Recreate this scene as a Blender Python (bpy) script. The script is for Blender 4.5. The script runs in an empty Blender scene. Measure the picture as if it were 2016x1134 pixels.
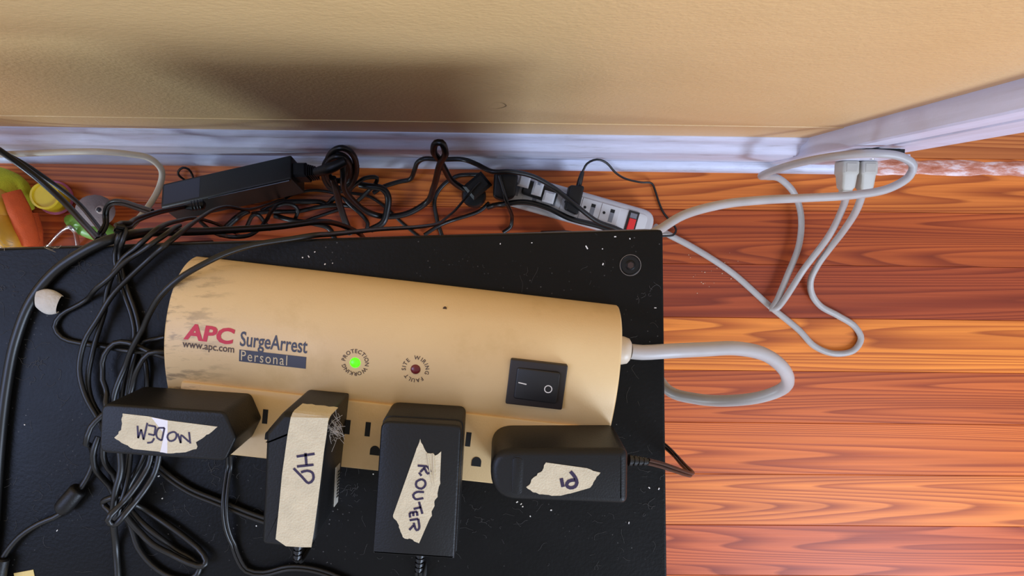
import bpy, bmesh, math, random
import numpy as np
from mathutils import Matrix, Vector

random.seed(7)
rng = np.random.default_rng(7)
scene = bpy.context.scene
COL = scene.collection

# ------------------------------------------------------------------ camera
F, CX, CY, H = 1500.0, 1008.0, 567.0, 1.2          # focal length in pixels of the 2016 wide frame, camera height
NX, NY, ROLL = 986.0, 436.0, math.radians(0.7)     # where straight down lands in the frame
_d = np.array([(NX-CX)/F, -(NY-CY)/F, -1.0]); _d /= np.linalg.norm(_d)
_Z = -_d
_X = np.array([math.cos(ROLL), -math.sin(ROLL), 0.0]); _X -= _X.dot(_Z)*_Z; _X /= np.linalg.norm(_X)
_Y = np.cross(_Z, _X)
RC = np.array([_X, _Y, _Z])                        # camera axes -> world axes
cam_data = bpy.data.cameras.new('camera')
cam_data.sensor_width = 36.0
cam_data.lens = 36.0*F/2016.0
cam_data.clip_start = 0.02
cam = bpy.data.objects.new('camera', cam_data)
COL.objects.link(cam)
_m = Matrix.Identity(4)
for i in range(3):
    for j in range(3):
        _m[i][j] = RC[i][j]
_m[2][3] = H
cam.matrix_world = _m
scene.camera = cam

# ------------------------------------------------------------------ light
world = bpy.data.worlds.new('world'); scene.world = world; world.use_nodes = True
_bg = world.node_tree.nodes['Background']
_bg.inputs['Color'].default_value = (0.98, 0.97, 1.0, 1)
_bg.inputs['Strength'].default_value = 0.47

def window_light(name, loc, target, sx, sy, power, col):
    d = bpy.data.lights.new(name, 'AREA'); d.shape = 'RECTANGLE'; d.size = sx; d.size_y = sy
    d.energy = power; d.color = col
    o = bpy.data.objects.new(name, d); COL.objects.link(o); o.location = loc
    o.rotation_euler = (Vector(target)-Vector(loc)).to_track_quat('-Z', 'Y').to_euler()
    return o
window_light('window_daylight', (1.38, -1.55, 1.50), (0, 0, 0.5), 0.75, 1.0, 36, (0.62, 0.76, 1.0))
window_light('side_window_daylight', (-2.3, -1.30, .36), (0, 0.0, 0.4), 0.30, 0.30, 22, (0.66, 0.84, 1.0))
window_light('tabletop_sheen_light', (-1.25, -0.22, 2.05), (-0.3, -0.2, 0.7), 0.7, 1.0, 12, (0.42, 0.56, 1.0))  # unseen light added high on the left to give the tabletop a blue sheen

vs = scene.view_settings
vs.view_transform = 'Standard'
try: vs.look = 'None'
except Exception: pass
vs.gamma = 1.0; vs.use_curve_mapping = False
vs.exposure = 0.35

# ------------------------------------------------------------------ helpers
def P(x, y, z):
    """point of height z seen at photograph pixel x, y"""
    r = RC @ np.array([(x-CX)/F, -(y-CY)/F, -1.0]); t = (z-H)/r[2]
    return np.array([0, 0, H]) + t*r

def lin(c):
    return tuple(((v/255.0)/12.92 if v/255.0 <= 0.04045 else ((v/255.0+0.055)/1.055)**2.4) for v in c)

MATS = {}
def mat(name, rgb, rough=0.5, bump=0.0, bscale=200, var=0.0, vscale=8, spec=0.5, metal=0.0, emit=None, stretch=(1, 1, 1), dark=None, trans=0.0):
    """plain procedural material: base colour, slow tone variation, fine relief"""
    if name in MATS: return MATS[name]
    m = bpy.data.materials.new(name); m.use_nodes = True; MATS[name] = m
    nt = m.node_tree; b = nt.nodes['Principled BSDF']
    c = lin(rgb)
    b.inputs['Base Color'].default_value = (*c, 1)
    b.inputs['Roughness'].default_value = rough
    b.inputs['Metallic'].default_value = metal
    b.inputs['Specular IOR Level'].default_value = spec
    if trans: b.inputs['Transmission Weight'].default_value = trans
    tc = nt.nodes.new('ShaderNodeTexCoord'); mp = nt.nodes.new('ShaderNodeMapping')
    mp.inputs['Scale'].default_value = stretch
    nt.links.new(tc.outputs['Object'], mp.inputs['Vector'])
    if var:
        n = nt.nodes.new('ShaderNodeTexNoise'); n.inputs['Scale'].default_value = vscale; n.inputs['Detail'].default_value = 6
        nt.links.new(mp.outputs['Vector'], n.inputs['Vector'])
        r = nt.nodes.new('ShaderNodeValToRGB')
        r.color_ramp.elements[0].position = 0.3; r.color_ramp.elements[1].position = 0.7
        d = lin(dark) if dark else tuple(v*(1-var) for v in c)
        r.color_ramp.elements[0].color = (*d, 1); r.color_ramp.elements[1].color = (*c, 1)
        nt.links.new(n.outputs['Fac'], r.inputs['Fac']); nt.links.new(r.outputs['Color'], b.inputs['Base Color'])
    if bump:
        n2 = nt.nodes.new('ShaderNodeTexNoise'); n2.inputs['Scale'].default_value = bscale; n2.inputs['Detail'].default_value = 3
        nt.links.new(mp.outputs['Vector'], n2.inputs['Vector'])
        bp = nt.nodes.new('ShaderNodeBump'); bp.inputs['Strength'].default_value = bump; bp.inputs['Distance'].default_value = 0.002
        nt.links.new(n2.outputs['Fac'], bp.inputs['Height']); nt.links.new(bp.outputs['Normal'], b.inputs['Normal'])
    if emit:
        b.inputs['Emission Color'].default_value = (*lin(emit[0]), 1); b.inputs['Emission Strength'].default_value = emit[1]
    return m

def node(nt, kind, **kw):
    n = nt.nodes.new(kind)
    for k, v in kw.items():
        if k in n.inputs: n.inputs[k].default_value = v
        else: setattr(n, k, v)
    return n

def mixc(nt, fac, a, b, mode='MIX'):
    n = nt.nodes.new('ShaderNodeMix'); n.data_type = 'RGBA'; n.blend_type = mode
    for sock, val in ((n.inputs[0], fac), (n.inputs[6], a), (n.inputs[7], b)):
        if hasattr(val, 'links') or isinstance(val, bpy.types.NodeSocket): nt.links.new(val, sock)
        elif isinstance(val, (int, float)): sock.default_value = val
        else: sock.default_value = (*val, 1)
    return n.outputs[2]

def ramp(nt, sock, stops):
    r = nt.nodes.new('ShaderNodeValToRGB'); e = r.color_ramp.elements
    e[0].position, e[1].position = stops[0][0], stops[-1][0]
    e[0].color = (*stops[0][1], 1); e[1].color = (*stops[-1][1], 1)
    for p, c in stops[1:-1]:
        k = e.new(p); k.color = (*c, 1)
    nt.links.new(sock, r.inputs['Fac']); return r.outputs['Color']

def setprops(o, label=None, cat=None, group=None, kind=None):
    if label: o['label'] = label
    if cat: o['category'] = cat
    if group: o['group'] = group
    if kind: o['kind'] = kind
    return o

def thing(name, label, cat, loc, group=None, kind=None):
    o = bpy.data.objects.new(name, None); COL.objects.link(o); o.location = tuple(loc); o.empty_display_size = 0.02
    return setprops(o, label, cat, group, kind)

def wloc(o):
    v = Vector((0, 0, 0))
    while o is not None:
        v = v + o.location; o = o.parent
    return v

def obj(name, verts, faces, m, parent=None, smooth=None, base=None):
    """one mesh object from world coordinates; children hang on their parent without rotation"""
    verts = np.asarray([tuple(v) for v in verts], float)
    if parent is not None: off = np.array(wloc(parent)); loc = (0, 0, 0)
    else:
        off = np.array(base) if base is not None else np.array([*(verts.min(0)+verts.max(0))[:2]/2, verts[:, 2].min()])
        loc = tuple(off)
    me = bpy.data.meshes.new(name); me.from_pydata([tuple(v) for v in verts-off], [], [tuple(f) for f in faces]); me.update()
    bm = bmesh.new(); bm.from_mesh(me); bmesh.ops.recalc_face_normals(bm, faces=bm.faces); bm.to_mesh(me); bm.free()
    if m is not None: me.materials.append(m)
    if smooth is not None:
        for p in me.polygons: p.use_smooth = True
        if smooth < 179: me.set_sharp_from_angle(angle=math.radians(smooth))
    o = bpy.data.objects.new(name, me); COL.objects.link(o); o.location = loc
    if parent is not None: o.parent = parent
    return o

class MB:
    """collects shapes into one mesh"""
    def __init__(s): s.v = []; s.f = []
    def add(s, v, f):
        k = len(s.v); s.v += [tuple(p) for p in v]; s.f += [tuple(i+k for i in q) for q in f]; return s
    def build(s, name, m, parent=None, smooth=None, base=None): return obj(name, s.v, s.f, m, parent, smooth, base)

def loft(rings, cap=True):
    n = len(rings[0]); v = [tuple(p) for r in rings for p in r]; f = []
    for k in range(len(rings)-1):
        for i in range(n):
            j = (i+1) % n
            f.append((k*n+i, k*n+j, (k+1)*n+j, (k+1)*n+i))
    if cap:
        f.append(tuple(reversed(range(n)))); f.append(tuple((len(rings)-1)*n+i for i in range(n)))
    return v, f

def box(x0, x1, y0, y1, z0, z1, c=0.0):
    if c <= 0:
        return loft([[(x0, y0, z0), (x1, y0, z0), (x1, y1, z0), (x0, y1, z0)], [(x0, y0, z1), (x1, y0, z1), (x1, y1, z1), (x0, y1, z1)]])
    q = lambda d, z: [(x0+d, y0+d, z), (x1-d, y0+d, z), (x1-d, y1-d, z), (x0+d, y1-d, z)]
    return loft([q(c, z0), q(0, z0+c), q(0, z1-c), q(c, z1)])

def round_poly(pts, r, n=5):
    out = []; N = len(pts); pts = [np.array(p, float)[:2] for p in pts]
    rs = r if isinstance(r, (list, tuple)) else [r]*N
    for i in range(N):
        p, a, b = pts[i], pts[i-1], pts[(i+1) % N]
        da, db = a-p, b-p; la, lb = np.linalg.norm(da), np.linalg.norm(db); rr = min(rs[i], la*.48, lb*.48)
        if rr <= 1e-6: out.append(p); continue
        s, e = p+da/la*rr, p+db/lb*rr
        for k in range(n+1):
            t = k/n; out.append((1-t)**2*s+2*t*(1-t)*p+t*t*e)
    return np.array(out)

def inset(poly, d):
    poly = np.asarray(poly); N = len(poly)
    area = 0.5*np.sum(poly[:, 0]*np.roll(poly[:, 1], -1)-np.roll(poly[:, 0], -1)*poly[:, 1])
    s = 1.0 if area > 0 else -1.0
    a = poly-np.roll(poly, 1, 0); b = np.roll(poly, -1, 0)-poly
    nrm = lambda w: np.stack([-w[:, 1], w[:, 0]], 1)/np.maximum(np.linalg.norm(w, axis=1, keepdims=True), 1e-9)
    n1, n2 = nrm(a), nrm(b); m = n1+n2; m /= np.maximum(np.linalg.norm(m, axis=1, keepdims=True), 1e-9)
    k = 1/np.maximum((m*n1).sum(1), .5)
    return poly+s*d*m*k[:, None]

def prism(poly, z0, z1, bev=0.002, bot=0.0, steps=4, taper=0.0):
    rings = []
    pz = lambda q, z: [(p[0], p[1], z) for p in q]
    if bot > 0: rings.append(pz(inset(poly, bot+taper), z0)); rings.append(pz(inset(poly, taper), z0+bot))
    else: rings.append(pz(inset(poly, taper) if taper else poly, z0))
    for k in range(steps+1):
        a = math.pi/2*k/steps
        rings.append(pz(inset(poly, bev*(1-math.cos(a))) if k else poly, z1-bev+bev*math.sin(a)))
    return loft(rings)

def spline(pts, step=0.004):
    """centripetal Catmull-Rom through the points"""
    pts = [np.array(p, float) for p in pts]
    if len(pts) == 2: pts = [pts[0], (pts[0]+pts[1])/2, pts[1]]
    ext = [2*pts[0]-pts[1]]+pts+[2*pts[-1]-pts[-2]]
    out = []
    for i in range(len(pts)-1):
        p0, p1, p2, p3 = ext[i:i+4]
        t0 = 0; t1 = t0+max(np.linalg.norm(p1-p0), 1e-6)**.5; t2 = t1+max(np.linalg.norm(p2-p1), 1e-6)**.5; t3 = t2+max(np.linalg.norm(p3-p2), 1e-6)**.5
        n = max(2, int(np.linalg.norm(p2-p1)/step))
        for k in range(n):
            t = t1+(t2-t1)*k/n
            A1 = (t1-t)/(t1-t0)*p0+(t-t0)/(t1-t0)*p1; A2 = (t2-t)/(t2-t1)*p1+(t-t1)/(t2-t1)*p2; A3 = (t3-t)/(t3-t2)*p2+(t-t2)/(t3-t2)*p3
            B1 = (t2-t)/(t2-t0)*A1+(t-t0)/(t2-t0)*A2; B2 = (t3-t)/(t3-t1)*A2+(t-t1)/(t3-t1)*A3
            out.append((t2-t)/(t2-t1)*B1+(t-t1)/(t2-t1)*B2)
    out.append(pts[-1]); return np.array(out)

def sweep(path, r, sides=10, sx=1.0):
    """tube round a path; r number or per-point list; sx widens it sideways"""
    path = np.asarray(path); n = len(path); rr = np.full(n, r) if np.isscalar(r) else np.interp(np.linspace(0, 1, n), np.linspace(0, 1, len(r)), r)
    T = np.gradient(path, axis=0); T /= np.maximum(np.linalg.norm(T, axis=1, keepdims=True), 1e-9)
    up = np.array([0, 0, 1.0]) if abs(T[0][2]) < .9 else np.array([0, 1.0, 0])
    N = np.cross(up, T[0]); N /= np.linalg.norm(N); rings = []
    for i in range(n):
        N = N-T[i]*N.dot(T[i]); N /= max(np.linalg.norm(N), 1e-9); B = np.cross(T[i], N)
        rings.append([path[i]+rr[i]*(sx*math.cos(a)*N+math.sin(a)*B) for a in np.linspace(0, 2*math.pi, sides, endpoint=False)])
    return loft(rings)

def twin(path, r):
    """two conductors side by side, as in lamp flex"""
    path = np.asarray(path); T = np.gradient(path, axis=0); T /= np.maximum(np.linalg.norm(T, axis=1, keepdims=True), 1e-9)
    N = np.cross(np.tile([0, 0, 1.0], (len(T), 1)), T); L = np.linalg.norm(N, axis=1, keepdims=True); N = np.where(L > .05, N/np.maximum(L, 1e-9), 0)
    for i in range(1, len(N)):
        if np.linalg.norm(N[i]) < .5: N[i] = N[i-1]
        if N[i].dot(N[i-1]) < 0: N[i] = -N[i]
    mb = MB(); mb.add(*sweep(path+N*r*.92, r, 8)); mb.add(*sweep(path-N*r*.92, r, 8)); return mb.v, mb.f

LAID = []                                          # paths already laid, with their radii
TABLE_FRAME = None
def off_table(path, r):
    o, tx_, ty_ = TABLE_FRAME; rel = path-o; a = rel@tx_; b_ = rel@ty_; e = r+.0008
    ins = (a < e) & (a > -1.0-e) & (b_ > -e) & (path[:, 2] < .70+e) & (path[:, 2] > .65-e)
    for i in np.nonzero(ins)[0]:
        lift, back, rgt, low = .70+e-path[i, 2], b_[i]+e, e-a[i], path[i, 2]-(.65-e)
        m_ = min(lift, back, rgt, low)
        if m_ == lift: path[i, 2] += m_
        elif m_ == back: path[i] -= ty_*m_
        elif m_ == rgt: path[i] += tx_*m_
        else: path[i, 2] -= m_
    return path
def settle(path, r):
    """lay a cable over what is already there: off the tabletop edge, over other cables, above the floor"""
    path = np.array(path, float); z00 = path[:, 2].copy()
    for it in range(24):
        if TABLE_FRAME is not None and it < 22: path = off_table(path, r)
        path[:, 2] = np.maximum(path[:, 2], r+.0002)
        push = np.zeros_like(path)
        for q, rq in LAID:
            d = path[:, None, :]-q[None, :, :]; dist = np.linalg.norm(d, axis=2); k = dist.argmin(1); dm = dist[np.arange(len(path)), k]
            need = r*1.05+rq*1.05+.0006-dm; hit = need > 0
            if hit.any():
                dz = path[hit, 2]-q[k[hit], 2]; hor = np.linalg.norm((path[hit]-q[k[hit]])[:, :2], axis=1)
                want = np.sqrt(np.maximum((r*1.05+rq*1.05+.0008)**2-hor**2, 0))
                zz = path[hit, 2]; room = zz-np.where(zz > .69, .70, 0)-r-.0003
                down = want+dz; mv = np.where((dz > -.4*(r+rq)) | (room < down), want-dz, -down)
                push[hit, 2] = np.where(np.abs(mv) > np.abs(push[hit, 2]), mv, push[hit, 2])
        if np.abs(push).max() > 0:
            w = push[:, 2].copy(); z = w.copy()
            for s_ in range(1, 5):
                for sg in (-1, 1):
                    sh_ = np.roll(w, sg*s_); sh_[:s_] = 0 if sg > 0 else sh_[:s_]
                    if sg < 0: sh_[-s_:] = 0
                    f = 1-(s_/5.0)**2; z = np.where(np.abs(sh_*f) > np.abs(z), sh_*f, z)
            path[:, 2] = np.clip(path[:, 2]+z, z00-.013, z00+.013)
    LAID.append((path, r)); return path

def px(pts): return [P(*p) for p in pts]

def revolve(center, axis, prof, sides=20):
    """prof: (distance along axis, radius)"""
    axis = np.array(axis, float); axis /= np.linalg.norm(axis); a = np.array([0, 0, 1.0]) if abs(axis[2]) < .9 else np.array([1.0, 0, 0])
    N = np.cross(a, axis); N /= np.linalg.norm(N); B = np.cross(axis, N); c = np.array(center, float)
    return loft([[c+axis*d+max(r, 1e-5)*(math.cos(t)*N+math.sin(t)*B) for t in np.linspace(0, 2*math.pi, sides, endpoint=False)] for d, r in prof])

def ellipsoid(c, rx, ry, rz, seg=20, rings=12, rotz=0.0):
    v, f = revolve((0, 0, 0), (0, 0, 1), [(-math.cos(math.pi*k/rings), math.sin(math.pi*k/rings)) for k in range(rings+1)], seg)
    ca, sa = math.cos(rotz), math.sin(rotz)
    return [(c[0]+x*rx*ca-y*ry*sa, c[1]+x*rx*sa+y*ry*ca, c[2]+z*rz) for x, y, z in v], f

def obox(o, ax, ay, az, x0, x1, y0, y1, z0, z1, c=0.0):
    """box in a local frame"""
    v, f = box(x0, x1, y0, y1, z0, z1, c); o = np.array(o, float)
    return [o+p[0]*ax+p[1]*ay+p[2]*az for p in v], f

# ------------------------------------------------------------------ materials
def m_wall():
    m = bpy.data.materials.new('wall_paint'); m.use_nodes = True; nt = m.node_tree; b = nt.nodes['Principled BSDF']
    tc = node(nt, 'ShaderNodeTexCoord')
    n1 = node(nt, 'ShaderNodeTexNoise', Scale=5.0, Detail=5.0); nt.links.new(tc.outputs['Object'], n1.inputs['Vector'])
    col = ramp(nt, n1.outputs['Fac'], [(.3, lin((222, 184, 126))), (.7, lin((230, 192, 134)))])
    nt.links.new(col, b.inputs['Base Color']); b.inputs['Roughness'].default_value = .42
    n2 = node(nt, 'ShaderNodeTexNoise', Scale=260.0, Detail=3.0); nt.links.new(tc.outputs['Object'], n2.inputs['Vector'])
    n3 = node(nt, 'ShaderNodeTexNoise', Scale=14.0, Detail=3.0); nt.links.new(tc.outputs['Object'], n3.inputs['Vector'])
    ad = node(nt, 'ShaderNodeMath', operation='MULTIPLY_ADD'); nt.links.new(n3.outputs['Fac'], ad.inputs[0]); ad.inputs[1].default_value = 2.0; nt.links.new(n2.outputs['Fac'], ad.inputs[2])
    bp = node(nt, 'ShaderNodeBump', Strength=.35, Distance=.002); nt.links.new(ad.outputs[0], bp.inputs['Height']); nt.links.new(bp.outputs['Normal'], b.inputs['Normal'])
    return m
def m_trim(name='trim_paint', sc=(3, 30, 30)):
    m = bpy.data.materials.new(name); m.use_nodes = True; nt = m.node_tree; b = nt.nodes['Principled BSDF']
    tc = node(nt, 'ShaderNodeTexCoord'); mp = node(nt, 'ShaderNodeMapping', Scale=sc); nt.links.new(tc.outputs['Object'], mp.inputs['Vector'])
    n1 = node(nt, 'ShaderNodeTexNoise', Scale=3.0, Detail=7.0, Roughness=.65); nt.links.new(mp.outputs['Vector'], n1.inputs['Vector'])
    col = ramp(nt, n1.outputs['Fac'], [(.28, lin((166, 162, 168))), (.42, lin((204, 205, 220))), (.6, lin((216, 218, 236)))])
    nt.links.new(col, b.inputs['Base Color']); b.inputs['Roughness'].default_value = .4
    n2 = node(nt, 'ShaderNodeTexNoise', Scale=40.0, Detail=4.0); nt.links.new(tc.outputs['Object'], n2.inputs['Vector'])
    bp = node(nt, 'ShaderNodeBump', Strength=.4, Distance=.003); nt.links.new(n2.outputs['Fac'], bp.inputs['Height']); nt.links.new(bp.outputs['Normal'], b.inputs['Normal'])
    return m
def m_plank():
    m = bpy.data.materials.new('heart_pine'); m.use_nodes = True; nt = m.node_tree; b = nt.nodes['Principled BSDF']
    tc = node(nt, 'ShaderNodeTexCoord'); oi = node(nt, 'ShaderNodeObjectInfo')
    off = node(nt, 'ShaderNodeCombineXYZ')
    mu = node(nt, 'ShaderNodeMath', operation='MULTIPLY'); nt.links.new(oi.outputs['Random'], mu.inputs[0]); mu.inputs[1].default_value = 37.0
    nt.links.new(mu.outputs[0], off.inputs[0]); nt.links.new(mu.outputs[0], off.inputs[1])
    add = node(nt, 'ShaderNodeVectorMath', operation='ADD'); nt.links.new(tc.outputs['Object'], add.inputs[0]); nt.links.new(off.outputs[0], add.inputs[1])
    # growth rings: stretched noise bent into cathedral figures
    mp = node(nt, 'ShaderNodeMapping', Scale=(.42, 11, 1)); nt.links.new(add.outputs[0], mp.inputs['Vector'])
    n1 = node(nt, 'ShaderNodeTexNoise', Scale=1.15, Detail=1.5, Roughness=.4); nt.links.new(mp.outputs['Vector'], n1.inputs['Vector'])
    k = node(nt, 'ShaderNodeMath', operation='MULTIPLY'); nt.links.new(n1.outputs['Fac'], k.inputs[0]); k.inputs[1].default_value = 30.0
    fr = node(nt, 'ShaderNodeMath', operation='FRACT'); nt.links.new(k.outputs[0], fr.inputs[0])
    grain = ramp(nt, fr.outputs[0], [(0, (1.04, 1.04, 1.03)), (.35, (1, .98, .95)), (.78, (.62, .46, .38)), (.9, (.52, .36, .29)), (1, (1, 1, 1))])
    mp2 = node(nt, 'ShaderNodeMapping', Scale=(5, 260, 1)); nt.links.new(add.outputs[0], mp2.inputs['Vector'])
    n2 = node(nt, 'ShaderNodeTexNoise', Scale=1.0, Detail=4.0); nt.links.new(mp2.outputs['Vector'], n2.inputs['Vector'])
    fine = ramp(nt, n2.outputs['Fac'], [(.3, (.80, .74, .70)), (.65, (1.04, 1.04, 1.04))])
    mp3 = node(nt, 'ShaderNodeMapping', Scale=(.5, 26, 1)); nt.links.new(add.outputs[0], mp3.inputs['Vector'])
    n3 = node(nt, 'ShaderNodeTexNoise', Scale=1.6, Detail=3.0); nt.links.new(mp3.outputs['Vector'], n3.inputs['Vector'])
    slow = ramp(nt, n3.outputs['Fac'], [(.30, (.62, .47, .40)), (.48, (.92, .88, .85)), (.66, (1.10, 1.10, 1.08))])
    c = mixc(nt, .92, oi.outputs['Color'], grain, 'MULTIPLY'); c = mixc(nt, .75, c, fine, 'MULTIPLY'); c = mixc(nt, .7, c, slow, 'MULTIPLY')
    nt.links.new(c, b.inputs['Base Color']); b.inputs['Roughness'].default_value = .46; b.inputs['Specular IOR Level'].default_value = .4
    bp = node(nt, 'ShaderNodeBump', Strength=.12, Distance=.001); nt.links.new(n2.outputs['Fac'], bp.inputs['Height']); nt.links.new(bp.outputs['Normal'], b.inputs['Normal'])
    return m
def m_table():
    m = bpy.data.materials.new('black_lacquer'); m.use_nodes = True; nt = m.node_tree; b = nt.nodes['Principled BSDF']
    tc = node(nt, 'ShaderNodeTexCoord')
    n1 = node(nt, 'ShaderNodeTexNoise', Scale=9.0, Detail=8.0, Roughness=.7); nt.links.new(tc.outputs['Object'], n1.inputs['Vector'])
    base = ramp(nt, n1.outputs['Fac'], [(.35, lin((7, 7, 7))), (.7, lin((14, 13, 12)))])
    vo = node(nt, 'ShaderNodeTexVoronoi', Scale=260.0); nt.links.new(tc.outputs['Object'], vo.inputs['Vector'])
    sp = ramp(nt, vo.outputs['Distance'], [(.05, (1, 1, 1)), (.14, (0, 0, 0))])
    n2 = node(nt, 'ShaderNodeTexNoise', Scale=30.0, Detail=4.0); nt.links.new(tc.outputs['Object'], n2.inputs['Vector'])
    pat = ramp(nt, n2.outputs['Fac'], [(.50, (0, 0, 0)), (.68, (1, 1, 1))])
    fac = mixc(nt, 1.0, sp, pat, 'MULTIPLY'); fac = mixc(nt, 1.0, fac, (.35, .35, .35), 'MULTIPLY')
    c = mixc(nt, fac, base, lin((150, 148, 145))); nt.links.new(c, b.inputs['Base Color'])
    b.inputs['Specular IOR Level'].default_value = .18; rr = ramp(nt, n1.outputs['Fac'], [(.3, (.36, .36, .36)), (.7, (.48, .48, .48))]); nt.links.new(rr, b.inputs['Roughness'])
    n3 = node(nt, 'ShaderNodeTexNoise', Scale=420.0, Detail=2.0); nt.links.new(tc.outputs['Object'], n3.inputs['Vector'])
    bp = node(nt, 'ShaderNodeBump', Strength=.15, Distance=.001); nt.links.new(n3.outputs['Fac'], bp.inputs['Height']); nt.links.new(bp.outputs['Normal'], b.inputs['Normal'])
    return m
def m_beige():
    m = bpy.data.materials.new('aged_beige_plastic'); m.use_nodes = True; nt = m.node_tree; b = nt.nodes['Principled BSDF']
    tc = node(nt, 'ShaderNodeTexCoord')
    n1 = node(nt, 'ShaderNodeTexNoise', Scale=16.0, Detail=7.0, Roughness=.62); nt.links.new(tc.outputs['Object'], n1.inputs['Vector'])
    base = ramp(nt, n1.outputs['Fac'], [(.28, lin((212, 178, 122))), (.45, lin((227, 194, 140))), (.7, lin((230, 198, 144)))])
    # handling scuffs towards the left end
    sx = node(nt, 'ShaderNodeSeparateXYZ'); nt.links.new(tc.outputs['Object'], sx.inputs[0])
    near = node(nt, 'ShaderNodeMapRange'); nt.links.new(sx.outputs['X'], near.inputs['Value'])
    near.inputs['From Min'].default_value = -0.092; near.inputs['From Max'].default_value = -0.138
    mp = node(nt, 'ShaderNodeMapping', Scale=(60, 220, 60)); nt.links.new(tc.outputs['Object'], mp.inputs['Vector'])
    n2 = node(nt, 'ShaderNodeTexNoise', Scale=1.0, Detail=5.0, Roughness=.6); nt.links.new(mp.outputs['Vector'], n2.inputs['Vector'])
    sc = ramp(nt, n2.outputs['Fac'], [(.50, (0, 0, 0)), (.62, (1, 1, 1))])
    f = node(nt, 'ShaderNodeMath', operation='MULTIPLY'); nt.links.new(sc, f.inputs[0]); nt.links.new(near.outputs[0], f.inputs[1])
    f2 = node(nt, 'ShaderNodeMath', operation='MULTIPLY'); nt.links.new(f.outputs[0], f2.inputs[0]); f2.inputs[1].default_value = .7
    c = mixc(nt, f2.outputs[0], base, lin((92, 74, 62)))
    nt.links.new(c, b.inputs['Base Color']); b.inputs['Roughness'].default_value = .45
    n3 = node(nt, 'ShaderNodeTexNoise', Scale=900.0, Detail=2.0); nt.links.new(tc.outputs['Object'], n3.inputs['Vector'])
    bp = node(nt, 'ShaderNodeBump', Strength=.12, Distance=.0006); nt.links.new(n3.outputs['Fac'], bp.inputs['Height']); nt.links.new(bp.outputs['Normal'], b.inputs['Normal'])
    return m
CASING = m_trim('casing_paint', (12, 12, .5))
WALL, TRIM, PLANK, TABLE, BEIGE = m_wall(), m_trim(), m_plank(), m_table(), m_beige()
BLACK = mat('black_plastic', (15, 14, 14), .46, spec=.36, bump=.10, bscale=900, var=.25, vscale=30)
BLACK2 = mat('black_plastic_smooth', (24, 24, 25), .35)
RUBBER = mat('black_cable_rubber', (20, 19, 18), .38, var=.35, vscale=40)
GREYCORD = mat('grey_cable_vinyl', (186, 180, 176), .42, var=.18, vscale=25)
BRICK = mat('power_brick_plastic', (27, 26, 23), .48, bump=.1, bscale=700)
PALE = mat('pale_grey_plastic', (196, 192, 192), .42, var=.1, vscale=30)
WHITEP = mat('white_plastic', (206, 203, 202), .4)
CREAM = mat('cream_cable_vinyl', (214, 205, 184), .45, var=.15, vscale=20)
TAPE = mat('masking_tape', (214, 200, 168), .7, bump=.3, bscale=900, var=.14, vscale=120)
INK = mat('marker_ink', (44, 30, 62), .5)
HOLE = mat('slot_black', (8, 7, 6), .7)
RED = mat('logo_red', (205, 36, 58), .45)
NAVY = mat('print_slate', (72, 74, 88), .5)
BROWNINK = mat('print_brown', (88, 68, 54), .5)
SWITCH = mat('switch_black', (28, 26, 26), .38)
SWITCHD = mat('switch_frame_brown', (40, 32, 28), .45)
MARKW = mat('switch_mark_white', (232, 228, 220), .5)
LEDG = mat('green_led_lit', (40, 200, 20), .3, emit=((70, 255, 10), 1.6))
LEDR = mat('dark_red_lens', (110, 34, 36), .25)
REDSW = mat('red_rocker', (226, 44, 44), .3)
GREYSLOT = mat('outlet_shutter_grey', (128, 130, 136), .5)
METAL = mat('bright_metal', (200, 200, 200), .25, metal=1.0)
STEELB = mat('dark_steel', (30, 29, 29), .4, metal=.6)

# ------------------------------------------------------------------ the room
WY = 0.118                                        # face of the wall
DOOR0, DOOR1, DTOP = 0.532, 1.34, 2.03            # door opening
floor = thing('floor', 'orange heart pine strip floor running along the wall', None, (0, 0, 0), kind='structure')
sub = obj('subfloor', *box(-2.3, 2.6, -2.5, 1.2, -.05, -.021), mat('subfloor_dark', (34, 24, 18), .8), floor)
W = 0.0852; Y0 = 0.0222
tones = {  # board index counted from the wall: colour of the board
    -3: (206, 126, 66), -2: (212, 132, 68), -1: (206, 124, 64), 0: (222, 124, 50), 1: (188, 88, 34), 2: (174, 76, 34), 3: (250, 148, 56), 4: (214, 108, 46),
    5: (234, 124, 52), 6: (248, 142, 62), 7: (218, 108, 54), 8: (208, 116, 58), 9: (186, 92, 50)}
pv, pf = None, None
plank_mesh = None
for k in range(-14, 30):
    y1 = Y0-W*(k-1); y0 = y1-W
    if plank_mesh is None:
        w2 = W/2-.0002; L = 2.4
        prof = [(-w2, -.02), (w2, -.02), (w2, -.0006), (w2-.0006, 0), (-w2+.0006, 0), (-w2, -.0006)]
        v, f = loft([[(x, a, z) for a, z in prof] for x in (-L, L)])
        pl = obj('plank', v, f, PLANK, floor); plank_mesh = pl.data
    else:
        pl = bpy.data.objects.new('plank', plank_mesh); COL.objects.link(pl); pl.parent = floor
    pl.location = (0.1, (y0+y1)/2, 0)
    t = tones.get(k) or random.choice(list(tones.values()))
    pl.color = (*lin(t), 1)

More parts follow.
